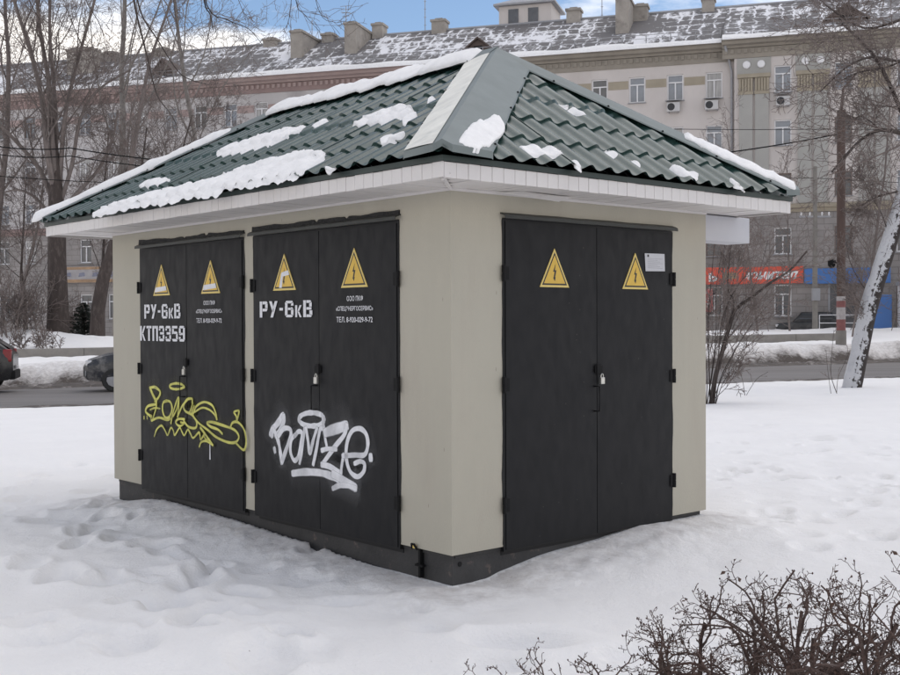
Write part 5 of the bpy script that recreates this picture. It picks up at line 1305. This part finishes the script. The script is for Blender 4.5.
xc1 = at(13, 385, 35.5).x
car('parked_car', 'black crossover at the left edge, only its tail with the red light in view', (xc1 - 2.14, 35.5, float(road_z(xc1)) + .06), math.radians(15), 4.3, 1.8, 1.75, black_paint, sc_(hatch, 1, 1.24), sc_(hcab, 1, 1.2), .36, (-1.3, 1.3), [('headlight', -2.0, .62, .72, .10, .17, .09, 'lamp_clear'), ('taillight', 1.93, .72, 1.10, .13, .13, .20, 'lamp_red'), ('bumper', 2.06, 0, .5, .10, .80, .14, 'black'), ('number_plate', 2.15, 0, .72, .012, .26, .055, 'plate')])
xc2 = at(86, 385, 35.8).x
car('parked_car', 'dark blue car whose front shows at the left edge of the kiosk', (xc2 + 2.25, 35.8, float(road_z(xc2)) + .05), math.radians(15), 4.3, 1.75, 1.5, blue_paint, sc_(hatch, 1.02, 1.26), sc_(hcab, 1.02, 1.16), .36, (-1.3, 1.28), LT(-2.02, 2.04, .86, 1.1))
niva = [(-1.86, .45, .78, .72, .66), (-1.78, .36, .92, .80, .76), (-.95, .34, .99, .83, .80), (-.6, .34, 1.02, .84, .81), (1.2, .34, 1.02, .84, .81), (1.78, .36, 1.0, .82, .78), (1.86, .45, .9, .76, .72)]
ncab = [(-.85, .92, 1.02, .76, .72), (-.35, .92, 1.62, .78, .66), (.5, .92, 1.64, .78, .66), (1.45, .92, 1.62, .78, .64), (1.80, .92, 1.06, .76, .70)]
pn_ = at(807, 330, 72.5)
car('parked_car', 'small boxy dark off-roader parked behind the snow below the red sign', (pn_.x, 72.5, .42), BR, 3.72, 1.68, 1.64, dark_paint, niva, ncab, .34, (-1.2, 1.05), LT(-1.80, 1.80, .78, .82))

# ================================================================== TREES AND SHRUBS
def bark(name, c, c2, snow=0.0): 
    return mat(name, c, .9, var=.3, vscale=5, bump=.6, bscale=18, col2=c2, c2lo=.5, c2hi=.72, c2scale=7, stretch=(1, 1, .35))
M['bark_dark'] = bark('dark_brown_bark', (.055, .042, .037), (.11, .09, .08))
M['bark_mid'] = bark('grey_brown_bark', (.17, .142, .13), (.10, .083, .075))
M['bark_pale'] = bark('pale_poplar_bark', (.235, .215, .195), (.15, .13, .12))
M['twig'] = mat('twig_bark', (.17, .138, .125), .9, var=.25, vscale=2)
M['twig_pale'] = mat('pale_twig_bark', (.23, .20, .185), .9, var=.25, vscale=2)
M['hedge'] = mat('hedge_bark', (.085, .052, .042), .85, var=.35, vscale=22, bump=.4, bscale=90, col2=(.14, .11, .098), c2lo=.52, c2hi=.7, c2scale=30)
M['bud'] = mat('dry_buds', (.07, .036, .028), .9, var=.3, vscale=30)
M['deadleaf'] = mat('dead_leaves', (.085, .050, .036), .9, var=.4, vscale=20)
M['conifer'] = mat('dark_conifer', (.018, .024, .018), .9, var=.4, vscale=3)

def rot_away(d, ang, az):
    d = Vector(d); a = d.orthogonal().normalized(); b_ = d.cross(a)
    return (d * math.cos(ang) + (a * math.cos(az) + b_ * math.sin(az)) * math.sin(ang)).normalized()
def branch(rg, p, d, Ln, r, lev, P, acc):
    n = P['n'][lev]; pts = [Vector(p)]; d = Vector(d).normalized(); dirs = [d.copy()]
    wd, up = P['wander'][lev], P['up'][lev]
    for i in range(n):
        d = Vector((d.x + rg.gauss(0, wd), d.y + rg.gauss(0, wd), d.z + rg.gauss(0, wd) + up)).normalized()
        pts.append(pts[-1] + d * (Ln / n)); dirs.append(d.copy())
    spawn(rg, pts, dirs, Ln, r, P['tip'][lev], lev, P, acc)
def spawn(rg, pts, dirs, Ln, r, tip, lev, P, acc):
    n = len(pts) - 1
    rad = [max(P['rmin'], r * (1 - (1 - tip) * (i / n) ** .85)) for i in range(n + 1)]
    acc[0 if lev <= P['woodlev'] else 1].append((pts, rad, 8 if r > .12 else (5 if r > .035 else 3)))
    if lev + 1 >= len(P['n']): return
    nb = P['nb'][lev]; nb = nb if isinstance(nb, int) else rg.randint(*nb)
    for c in range(nb):
        t = P['start'][lev] + (1 - P['start'][lev]) * ((c + rg.random()) / nb); t = min(.995, t)
        i = min(n - 1, int(t * n)); f = t * n - i
        q = pts[i].lerp(pts[i+1], f); rr = rad[i] + (rad[i+1] - rad[i]) * f
        ang = math.radians(rg.uniform(*P['ang'][lev])); dd = rot_away(dirs[i], ang, rg.uniform(0, 2 * PI))
        L2 = Ln * P['lr'][lev] * (1.15 - .55 * t) * rg.uniform(.7, 1.25)
        branch(rg, q, dd, L2, min(rr * .8, max(P['rmin'], rr * P['rr'][lev] * rg.uniform(.8, 1.2))), lev + 1, P, acc)
def finish(name, acc, base, label, cat, group, mw, mt, extra=None):
    E_ = empty(name, base); bx_, by_, bz_ = base
    for nm, lst, ml in (('trunk', acc[0][:1], extra), ('limbs', acc[0][1:], mw), ('crown', acc[1], mt)) if extra else (('trunk', acc[0], mw), ('crown', acc[1], mt)):
        if not lst: continue
        mb = MB()
        for pts, rad, k in lst: mb.tube([(p[0] - bx_, p[1] - by_, p[2] - bz_) for p in pts], rad, k, cap=False)
        o = mb.build(nm, ml, E_, smooth=True)
        if nm == 'crown': o['kind'] = 'stuff'
    tag(E_, label, cat, group); return E_
FAR = dict(n=[9, 6, 5, 4, 3], wander=[.06, .13, .16, .2, .25], up=[.03, .10, .06, .03, .0], tip=[.3, .25, .3, .4, .6], nb=[11, 7, 6, 4, 0], start=[.30, .2, .15, .15, 0],
           ang=[(22, 50), (28, 60), (30, 65), (30, 70), (0, 0)], lr=[.42, .48, .5, .55, .5], rr=[.42, .5, .5, .6, .6], rmin=.008, woodlev=1)
def tree(name, px, d, ht, r, lean, seed, label, group, mw='bark_mid', mt='twig', P=FAR, zb=None, **kw):
    rg = random.Random(seed); b = at(px, 330, d); z = gz(b.x, d) - .15 if zb is None else zb; acc = ([], [])
    Q = dict(P); Q.update(kw)
    branch(rg, (b.x, d, z), (lean[0], lean[1], 1), ht, r, 0, Q, acc)
    return finish(name, acc, (b.x, d, z), label, 'tree', group, M[mw], M[mt])
GL_ = 'bare trees left of the kiosk'; GR_ = 'bare trees right of the kiosk'
# big dark poplar on the left: short stout trunk that breaks into steep limbs
def big_poplar():
    rg = random.Random(4); d = 58.0; acc = ([], []); b = at(58, 336, d); zb = gz(b.x, d) - .3
    V3 = lambda px, py, dd=d: at(px, py, dd)
    tp = [Vector((b.x, d, zb)), V3(58, 300), V3(57, 262), V3(57, 225), V3(56, 195), V3(55, 165), V3(54, 135)]
    acc[0].append((tp, [.62, .52, .47, .45, .38, .26, .12], 10))
    P = dict(FAR); P.update(nb=[10, 6, 5, 4, 0], start=[.15, .15, .15, .15, 0], lr=[.34, .5, .5, .55, .5], ang=[(25, 60), (28, 60), (30, 65), (30, 70), (0, 0)])
    for (pth, r) in (([(56, 200), (47, 150), (42, 100), (30, 50), (14, 0), (2, -50)], .17), ([(57, 200), (52, 140), (50, 90), (40, 30), (37, -10), (34, -70)], .16), ([(58, 205), (56, 150), (55, 100), (50, 40), (50, -10), (50, -80)], .14),
                     ([(58, 205), (62, 150), (66, 110), (78, 60), (92, 10), (105, -40)], .14), ([(55, 205), (40, 170), (22, 148), (0, 125), (-20, 110)], .15), ([(58, 215), (80, 190), (98, 170), (112, 140), (118, 110)], .13), ([(55, 225), (38, 200), (20, 190), (5, 192)], .11), ([(58, 210), (72, 165), (80, 120), (98, 90), (130, 70)], .13)):
        pts = [V3(x, y, d + rg.uniform(-1.2, 1.2) * (i > 0) * i * .5) for i, (x, y) in enumerate(pth)]
        sm = [Vector(p) for p in catmull([tuple(p) for p in pts], 3)]; dirs = [(sm[min(i + 1, len(sm) - 1)] - sm[max(i - 1, 0)]).normalized() for i in range(len(sm))]
        Ln = sum((sm[i+1] - sm[i]).length for i in range(len(sm) - 1)); spawn(rg, sm, dirs, Ln, r, .35, 0, P, acc)
    return finish('bare_tree', acc, (b.x, d, zb), 'stout dark tree trunk in the snow at left that splits into steep pale limbs', 'tree', GL_, M['bark_mid'], M['twig'], M['bark_dark'])
big_poplar()
def leaning_left():
    rg = random.Random(14); d = 57.0; acc = ([], []); b = at(97, 336, d); zb = gz(b.x, d) - .3
    pts = [Vector((b.x, d, zb))] + [at(x, y, d) for x, y in ((98, 310), (103, 280), (112, 250), (124, 200), (132, 160), (140, 110), (150, 60), (168, 10), (182, -40))]
    dirs = [(pts[min(i + 1, len(pts) - 1)] - pts[max(i - 1, 0)]).normalized() for i in range(len(pts))]
    P = dict(FAR); P.update(nb=[12, 6, 5, 4, 0], start=[.25, .15, .15, .15, 0], lr=[.26, .5, .5, .55, .5]); acc[0].append((pts[:5], [.42, .36, .33, .27, .12], 10)); spawn(rg, pts[3:], dirs[3:], 12, .16, .25, 0, P, acc)
    finish('bare_tree', acc, (b.x, d, zb), 'dark trunk leaning right, just left of the kiosk wall', 'tree', GL_, M['bark_mid'], M['twig'], M['bark_dark'])
leaning_left()
tree('bare_tree', 116, 68, 25, .30, (0, 0), 21, 'straight pale poplar trunk rising behind the left end of the green roof', GL_, 'bark_pale', 'twig_pale', start=[.35, .2, .15, .15, 0])
tree('bare_tree', 182, 69, 23, .24, (.10, 0), 22, 'pale bare tree whose crown stands over the left slope of the green roof', GL_, 'bark_pale', 'twig_pale', nb=[11, 8, 7, 5, 0])
tree('bare_tree', -12, 63, 20, .25, (.03, 0), 23, 'bare tree at the left edge, its crown reaching into the picture', GL_, 'bark_mid', 'twig')
tree('bare_tree', 18, 70, 13, .12, (.02, 0), 24, 'thin young tree in front of the leftmost windows', GL_, 'bark_mid', 'twig', nb=[10, 6, 5, 3, 0])
tree('bare_tree', 140, 61, 12, .13, (-.05, 0), 25, 'thin bare tree behind the far left eave of the kiosk', GL_, 'bark_dark', 'twig', nb=[10, 6, 5, 3, 0])
DEN = dict(FAR); DEN.update(nb=[13, 8, 7, 4, 0], start=[.15, .15, .15, .15, 0], rmin=.008)
tree('bare_tree', 98, 63, 11.5, .12, (.03, 0), 26, 'dense brown young tree behind the stout dark trunk', GL_, 'bark_dark', 'twig', P=DEN)
tree('bare_tree', 28, 62, 9.5, .10, (-.02, 0), 27, 'dense brown young tree left of the stout dark trunk', GL_, 'bark_dark', 'twig', P=DEN)
tree('bare_tree', 165, 64, 13, .12, (.0, 0), 28, 'dense young tree showing above the far hip of the green roof', GL_, 'bark_dark', 'twig', P=DEN)
# right-hand side
SAP = dict(FAR); SAP.update(n=[8, 5, 4, 3], wander=[.07, .13, .18, .22], up=[.02, .08, .05, .02], tip=[.25, .3, .4, .6], nb=[14, 7, 5, 0], start=[.2, .15, .15, 0], ang=[(20, 50), (25, 60), (30, 65), (0, 0)], lr=[.34, .45, .5, .5], rr=[.4, .5, .6, .6], rmin=.008, woodlev=0)
for i, (px, d, ht, r, ln, lb) in enumerate(((758, 63, 12.0, .07, .02, 'thin sapling in front of the pilasters, left of the red sign lettering'), (790, 60, 8.5, .06, -.05, 'short thin sapling above the red sign lettering'), (868, 64, 14, .11, .04, 'tall sapling right of the striped pole'), (905, 60, 15, .14, -.06, 'bare tree at the right edge behind the snowy trunk'), (728, 64, 9.5, .06, .02, 'thin sapling just right of the kiosk eave'), (852, 57, 6.5, .05, .18, 'slanting thin sapling close to the striped pole'))):
    tree('bare_tree', px, d, ht, r, (ln, 0), 40 + i, lb, GR_, 'bark_mid', 'twig', P=SAP)

# leaning snow-plastered trunk with its low limbs
def snow_bark():
    m = bpy.data.materials.new('bark_with_snow'); m.use_nodes = True; N, L = m.node_tree.nodes, m.node_tree.links; p = N['Principled BSDF']; p.inputs['Roughness'].default_value = .85
    g = N.new('ShaderNodeNewGeometry'); t = N.new('ShaderNodeTexCoord')
    dt = N.new('ShaderNodeVectorMath'); dt.operation = 'DOT_PRODUCT'; dt.inputs[1].default_value = Vector((-.80, -.42, .42)).normalized(); L.new(g.outputs['Normal'], dt.inputs[0])
    n = N.new('ShaderNodeTexNoise'); n.inputs['Scale'].default_value = 6.0; n.inputs['Detail'].default_value = 7; n.inputs['Roughness'].default_value = .75; L.new(t.outputs['Object'], n.inputs['Vector'])
    a = N.new('ShaderNodeMath'); a.operation = 'MULTIPLY_ADD'; a.inputs[1].default_value = 4.2; L.new(n.outputs['Fac'], a.inputs[0]); L.new(dt.outputs['Value'], a.inputs[2])
    r = N.new('ShaderNodeMapRange'); r.inputs['From Min'].default_value = 2.36; r.inputs['From Max'].default_value = 2.5; L.new(a.outputs[0], r.inputs['Value'])
    x = N.new('ShaderNodeMix'); x.data_type = 'RGBA'; x.inputs['A'].default_value = (.045, .035, .031, 1); x.inputs['B'].default_value = (.72, .72, .74, 1); L.new(r.outputs[0], x.inputs['Factor']); L.new(x.outputs['Result'], p.inputs['Base Color'])
    b = N.new('ShaderNodeBump'); b.inputs['Strength'].default_value = .8; b.inputs['Distance'].default_value = .06; L.new(a.outputs[0], b.inputs['Height']); L.new(b.outputs[0], p.inputs['Normal'])
    return m
M['snow_bark'] = snow_bark()
def snowy_trunk():
    rg = random.Random(9); d = 30.0; b = at(851, 392, d); zb = gz(b.x, d) - .25; acc = ([], [])
    pth = [(853, 384), (860, 352), (870, 305), (884, 260), (900, 208), (918, 140), (938, 60), (955, -20), (965, -110)]
    pts = [Vector((b.x, d, zb))] + [at(x, y, d) for x, y in pth]
    sm = [Vector(p) for p in catmull([tuple(p) for p in pts], 5)]; n = len(sm)
    rad = [(.245 - .10 * i / n) * (1 + .10 * float(vnoise(i * .5, 2, 7)) + (.35 * math.exp(-i / 2.0))) for i in range(n)]
    acc[0].append((sm, rad, 16))
    # snow cushion along the upper-left side
    P = dict(SAP); P.update(n=[6, 5, 4, 3], nb=[15, 6, 4, 0], lr=[.42, .5, .5, .5], rmin=.007, woodlev=0, start=[.05, .1, .1, 0], up=[.0, .02, .0, 0])
    lim = [([(918, 140), (900, 133), (880, 130), (862, 139), (846, 155), (832, 172)], .075), ([(880, 130), (868, 120), (858, 117), (848, 128)], .03), ([(930, 150), (910, 128), (893, 92), (876, 58), (858, 38), (842, 24)], .085), ([(945, 40), (920, 60), (898, 61), (872, 57), (850, 65), (832, 80), (820, 92)], .055), ([(945, 20), (915, 52), (890, 66), (860, 72), (838, 82)], .04),
           ([(905, 190), (880, 196), (862, 206), (850, 225)], .035), ([(950, 0), (900, 20), (865, 28), (835, 12), (815, -5)], .05), ([(960, -30), (900, -5), (850, -15)], .05), ([(876, 300), (862, 285), (850, 262), (846, 240)], .02), ([(868, 320), (858, 300), (846, 288)], .015), ([(890, 240), (882, 215), (868, 190), (860, 170)], .022)]
    for pth, r in lim:
        p3 = [at(x, y, d + rg.uniform(-.6, .6) * i * .5) for i, (x, y) in enumerate(pth)]
        s3 = [Vector(p) for p in catmull([tuple(p) for p in p3], 3)]; dirs = [(s3[min(i + 1, len(s3) - 1)] - s3[max(i - 1, 0)]).normalized() for i in range(len(s3))]
        spawn(rg, s3, dirs, sum((s3[i+1] - s3[i]).length for i in range(len(s3) - 1)), r, .3, 0, P, acc)
    E_ = finish('leaning_tree', ([acc[0][0]], []), (b.x, d, zb), 'leaning tree trunk plastered with snow at the right edge', 'tree', GR_, M['snow_bark'], M['twig'])
    mb = MB()
    for pts_, rad_, k in acc[0][1:]: mb.tube([tuple(Vector(p) - Vector((b.x, d, zb))) for p in pts_], rad_, k, cap=False)
    mb.build('limbs', M['bark_dark'], E_, smooth=True)
    mb = MB()
    for pts_, rad_, k in acc[1]: mb.tube([tuple(Vector(p) - Vector((b.x, d, zb))) for p in pts_], rad_, k, cap=False)
    tag(mb.build('crown', M['twig'], E_, smooth=True), kind='stuff')
    sw = MB(); vs = []; k = 9; m0 = 2; rgn = range(m0, n)
    side = Vector((-.80, -.42, .35)).normalized()
    for i in rgn:
        t = (sm[min(i+1, n-1)] - sm[max(i-1, 0)]).normalized(); a = (side - t * side.dot(t)).normalized(); c = t.cross(a)
        for j in range(k):
            q = (j / (k - 1) - .5) * 1.9; edge = abs(j / (k - 1) - .5) * 2
            rr = rad[i] * (1.0 + .16 * (1 - edge ** 2) * (1 + 1.6 * float(fbm(i * .9, j * .8, 201, 3)))) - (.03 if edge > .99 else 0)
            vs.append(sm[i] - Vector((b.x, d, zb)) + (a * math.cos(q) + c * math.sin(q)) * rr)
    sw.add(vs, [(i*k + j, (i+1)*k + j, (i+1)*k + j + 1, i*k + j + 1) for i in range(n - m0 - 1) for j in range(k - 1)])
    ob = link('snow_patch', sw.mesh('snow_patch', M['snow_bark'], True)); ob.location = (b.x, d, zb); tag(ob, 'snow stuck to the left side of the leaning trunk', 'snow')
snowy_trunk()

# multi-stemmed shrub at the right end of the kiosk
def px_shrub(name, d, base_px, stems, seed, label, mw, mt, P, group=None, cat='shrub'):
    rg = random.Random(seed); b = at(base_px, 330, d); zb = gz(b.x, d) - .08; acc = ([], [])
    for pth, r in stems:
        p3 = [Vector((b.x + rg.uniform(-.15, .15), d + rg.uniform(-.15, .15), zb))] + [at(x, y, d + rg.uniform(-.25, .25)) for x, y in pth]
        s3 = [Vector(p) for p in catmull([tuple(p) for p in p3], 4)]; dirs = [(s3[min(i + 1, len(s3) - 1)] - s3[max(i - 1, 0)]).normalized() for i in range(len(s3))]
        spawn(rg, s3, dirs, sum((s3[i+1] - s3[i]).length for i in range(len(s3) - 1)), r, .3, 0, P, acc)
    return finish(name, acc, (b.x, d, zb), label, cat, group, mw, mt)
SH = dict(SAP); SH.update(n=[6, 5, 4, 3], nb=[9, 4, 3, 0], start=[.25, .2, .2, 0], lr=[.36, .5, .5, .5], rmin=.006, woodlev=0, wander=[.06, .1, .14, .2])
px_shrub('bare_shrub', 24.5, 711, [([(716, 375), (724, 345), (731, 322), (736, 309), (752, 297), (770, 283), (790, 270), (807, 251)], .062), ([(733, 312), (728, 290), (729, 262), (733, 235)], .03), ([(718, 360), (722, 320), (735, 290), (752, 268)], .022), ([(709, 370), (708, 320), (712, 270), (716, 225)], .022), ([(720, 380), (735, 350), (752, 325), (765, 318)], .016), ([(712, 370), (716, 330), (716, 290), (722, 250)], .018), ([(722, 385), (730, 372), (748, 340)], .012), ([(707, 380), (704, 340), (702, 290)], .018), ([(726, 388), (736, 372), (742, 365)], .010), ([(716, 370), (724, 320), (738, 262), (748, 222)], .014), ([(718, 372), (734, 325), (756, 282), (768, 240)], .013), ([(712, 375), (720, 310), (724, 250), (730, 205)], .013), ([(722, 378), (744, 335), (772, 300), (786, 285)], .011)], 61, 'many-stemmed bare shrub against the right end of the kiosk', M['bark_dark'], M['twig'], SH, 'bare shrubs')
for i, (px, d, stems, lb) in enumerate(((832, 27.5, [([(831, 375), (832, 350), (834, 330)], .012), ([(828, 372), (826, 352)], .009), ([(838, 378), (845, 362), (850, 350)], .009)], 'few thin stems in the snow left of the snowy trunk'), (748, 27, [([(742, 378), (735, 362)], .009), ([(756, 380), (768, 372)], .008)], 'low twigs in the snow beside the many-stemmed shrub'))):
    px_shrub('bare_shrub', d, px, stems, 70 + i, lb, M['bark_dark'], M['twig'], dict(SH, nb=[2, 1, 1, 0], lr=[.2, .4, .4, .5]), 'bare shrubs')
BU = dict(n=[5, 4, 3], wander=[.10, .18, .25], up=[.03, .03, .0], tip=[.4, .4, .6], nb=[9, 5, 0], start=[.15, .15, 0], ang=[(20, 55), (25, 65), (0, 0)], lr=[.5, .5, .5], rr=[.6, .6, .6], rmin=.012, woodlev=0)
def thicket(px, d, ht, n, spread, seed, label, mt='twig'):
    rg = random.Random(seed); b = at(px, 330, d); zb = gz(b.x, d) - .1; acc = ([], [])
    for i in range(n): branch(rg, (b.x + rg.gauss(0, spread * .4), d + rg.gauss(0, .4), zb), (rg.gauss(0, .28), rg.gauss(0, .28), 1), ht * rg.uniform(.6, 1.15), .028, 0, BU, acc)
    finish('bare_shrub', acc, (b.x, d, zb), label, 'shrub', 'bare shrubs', M['bark_mid'], M[mt])
for i, (px, d, ht, n, sp, lb) in enumerate(((6, 56, 2.6, 16, 1.6, 'bushy brown shrub at the left edge behind the low wall'), (34, 57, 2.3, 14, 1.4, 'brown shrub just left of the stout dark trunk'), (76, 60, 2.0, 10, 1.0, 'low shrub between the two dark trunks'), (745, 62, 2.0, 4, 1.4, 'sparse shrub in front of the wall below the red sign'), (868, 60, 3.0, 8, 1.2, 'shrub beside the blue board'), (24, 51.9, 1.0, 8, 1.6, 'low weeds standing along the low wall on the left'), (52, 52.2, .8, 5, 1.2, 'sparse weeds along the low wall right of the taller ones'))): 
    thicket(px, d, ht, n, sp, 80 + i, lb)
def conifer(px, d, ht, seed):
    rg = random.Random(seed); b = at(px, 330, d); zb = gz(b.x, d) - .1; E_ = empty('small_conifer', (b.x, d, zb)); m1 = MB(); m1.tube([(0, 0, 0), (0, 0, ht)], [.06, .015], 6); m1.build('trunk', M['bark_dark'], E_); m2 = MB()
    for i in range(420):
        z = ht * (.06 + .94 * rg.random() ** 1.1); rr = math.sqrt(max(0, 1 - z / ht)) * .75 + .08; a = rg.uniform(0, 2 * PI); t = Vector((math.cos(a), math.sin(a), rg.uniform(-.1, .5))).normalized(); p = Vector((0, 0, z)); q = p + t * rr * rg.uniform(.5, 1.1); s_ = Vector((-t.y, t.x, 0)) * .07
        m2.add([p + s_, p - s_, q - s_ * .3 - Vector((0, 0, .05)), q + s_ * .3], [(0, 1, 2, 3)])
    tag(m2.build('crown', M['conifer'], E_), kind='stuff'); tag(E_, 'small dark conifer between the two dark trunks', 'tree')
conifer(83, 59, 2.0, 3)

# tree standing outside the frame on the left; only its hanging twigs reach into the top of the picture
def overhang():
    rg = random.Random(31); d = 11.5; acc = ([], []); zb = gz(-8.2, 12) - .2; base = Vector((-8.2, 12.0, zb))
    tr = [base, Vector((-8.1, 12, 2.2)), Vector((-7.7, 11.8, 4.2)), Vector((-7.0, 11.6, 6.2)), Vector((-6.4, 11.5, 8.5))]
    acc[0].append((tr, [.24, .2, .17, .13, .08], 10))
    main = [(-7.7, 11.8, 4.4), (-6.4, 11.6, 5.2), (-5.0, 11.5, 5.55), (-3.6, 11.5, 5.6), (-2.2, 11.4, 5.45), (-1.0, 11.3, 5.2)]
    acc[0].append(([Vector(p) for p in catmull(main, 4)], [.09 - .0035 * i for i in range(21)], 7))
    P = dict(SAP); P.update(n=[6, 5, 4], wander=[.06, .14, .2], up=[0, -.01, 0], tip=[.35, .4, .6], nb=[7, 3, 0], start=[.2, .2, 0], ang=[(20, 55), (25, 60), (0, 0)], lr=[.34, .45, .5], rr=[.5, .6, .6], rmin=.0022, woodlev=0)
    for pth, r in (([(128, -60), (134, 0), (141, 32), (148, 60), (157, 95), (170, 113), (178, 128)], .014), ([(128, -40), (139, 6), (158, 40), (178, 71), (192, 80), (206, 84)], .012), ([(196, -40), (204, 0), (210, 14), (213, 30)], .012), ([(196, -30), (207, 5), (228, 20), (249, 29), (262, 44)], .010), ([(290, -50), (296, 0), (304, 14), (321, 33)], .007), ([(296, -8), (290, 14), (280, 33)], .005), ([(300, -30), (318, 8), (334, 22), (344, 21)], .005),
                   ([(20, -60), (26, -10), (40, 20), (60, 50)], .008), ([(70, -60), (84, -5), (100, 25), (108, 55)], .008), ([(160, -60), (172, -10), (176, 20), (182, 45)], .008), ([(230, -60), (236, -10), (246, 18)], .006)):
        p3 = [at(x, y, d + .12 * i) for i, (x, y) in enumerate(pth)]
        p3[0] = Vector((p3[0].x, 11.45, 5.5 + rg.uniform(-.05, .08)))
        s3 = [Vector(p) for p in catmull([tuple(p) for p in p3], 4)]; dirs = [(s3[min(i + 1, len(s3) - 1)] - s3[max(i - 1, 0)]).normalized() for i in range(len(s3))]
        spawn(rg, s3, dirs, sum((s3[i+1] - s3[i]).length for i in range(len(s3) - 1)), r, .35, 0, P, acc)
    finish('overhanging_tree', acc, tuple(base), 'bare tree whose dark twigs hang into the top left of the picture', 'tree', None, M['bark_dark'], M['twig'])
overhang()

# clipped hedge in the right foreground: crooked twiggy bushes
HE = dict(n=[7, 6, 5, 4, 3], wander=[.16, .26, .30, .32, .3], up=[.07, .03, .02, .02, .0], tip=[.6, .5, .45, .5, .6], nb=[5, 4, 4, 2, 0], start=[.35, .2, .2, .2, 0],
          ang=[(30, 75), (30, 75), (30, 70), (30, 65), (0, 0)], lr=[.66, .58, .5, .5, .5], rr=[.68, .62, .58, .6, .6], rmin=.0014, woodlev=1)
def hedge_bush(px, d, ztop, seed, label, n=4, spread=.45, leaves=0):
    rg = random.Random(seed); b = at(px, 600, d); zb = gz(b.x, d) - .05; acc = ([], []); ht = ztop - zb
    for i in range(n):
        a = 2 * PI * (i + rg.random()) / n; t = spread * 1.9 * rg.uniform(.5, 1.1)
        branch(rg, (b.x + .05 * math.cos(a), d + .05 * math.sin(a), zb), (t * math.cos(a), t * math.sin(a) * .8, 1), ht * rg.uniform(.74, .94), rg.uniform(.011, .017), 0, HE, acc)
    lim = lambda pts: pts
    acc = tuple([(lim(pts), rad, k) for pts, rad, k in lst] for lst in acc)
    E_ = finish('hedge_bush', acc, (b.x, d, zb), label, 'bush', 'bare hedge bushes in the right foreground', M['hedge'], M['hedge'])
    mb = MB(); ml = MB(); tips = [l[0][-1] for l in acc[1]]
    for p in tips:
        if rg.random() < .3:
            c = Vector(p) - Vector((b.x, d, zb)); s_ = rg.uniform(.0022, .004); mb.lathe(c - Vector((0, 0, s_)), (rg.gauss(0, .3), rg.gauss(0, .3), 1), [(0, s_ * .4), (s_, s_), (s_ * 2, s_ * .8), (s_ * 2.8, s_ * .15)], 5)
    tag(mb.build('buds', M['bud'], E_, smooth=True), kind='stuff')
    if leaves:
        for p in rg.sample(tips, min(leaves, len(tips))):
            c = Vector(p) - Vector((b.x, d, zb)); u = Vector((rg.gauss(0, 1), rg.gauss(0, 1), rg.gauss(-.6, .6))).normalized(); s_ = u.orthogonal().normalized(); l_ = rg.uniform(.018, .04); v_ = u.cross(s_)
            ml.add([c, c + u * l_ * .5 + s_ * l_ * .22 + v_ * .004, c + u * l_, c + u * l_ * .5 - s_ * l_ * .22 + v_ * .006], [(0, 1, 2, 3)])
        tag(ml.build('dead_leaves', M['deadleaf'], E_), kind='stuff')
ZT = lambda y, d: at(450, y, d).z
hedge_bush(712, 4.6, ZT(612, 4.6), 3, 'twiggy hedge bush at the left of the foreground clump', 5, .42)
hedge_bush(782, 4.7, ZT(588, 4.7), 5, 'densest hedge bush in the middle of the foreground clump', 6, .42, 40)
hedge_bush(850, 4.5, ZT(572, 4.5), 8, 'hedge bush with dead leaves near the right edge of the foreground', 6, .5, 130)
hedge_bush(920, 4.4, ZT(580, 4.4), 12, 'hedge bush cut off by the right edge of the picture', 4, .4)
hedge_bush(655, 4.5, ZT(655, 4.5), 17, 'low hedge bush just left of the foreground clump', 3, .25)
hedge_bush(585, 4.4, ZT(668, 4.4), 23, 'lowest hedge twigs at the bottom edge, farthest left of the hedge', 2, .2)
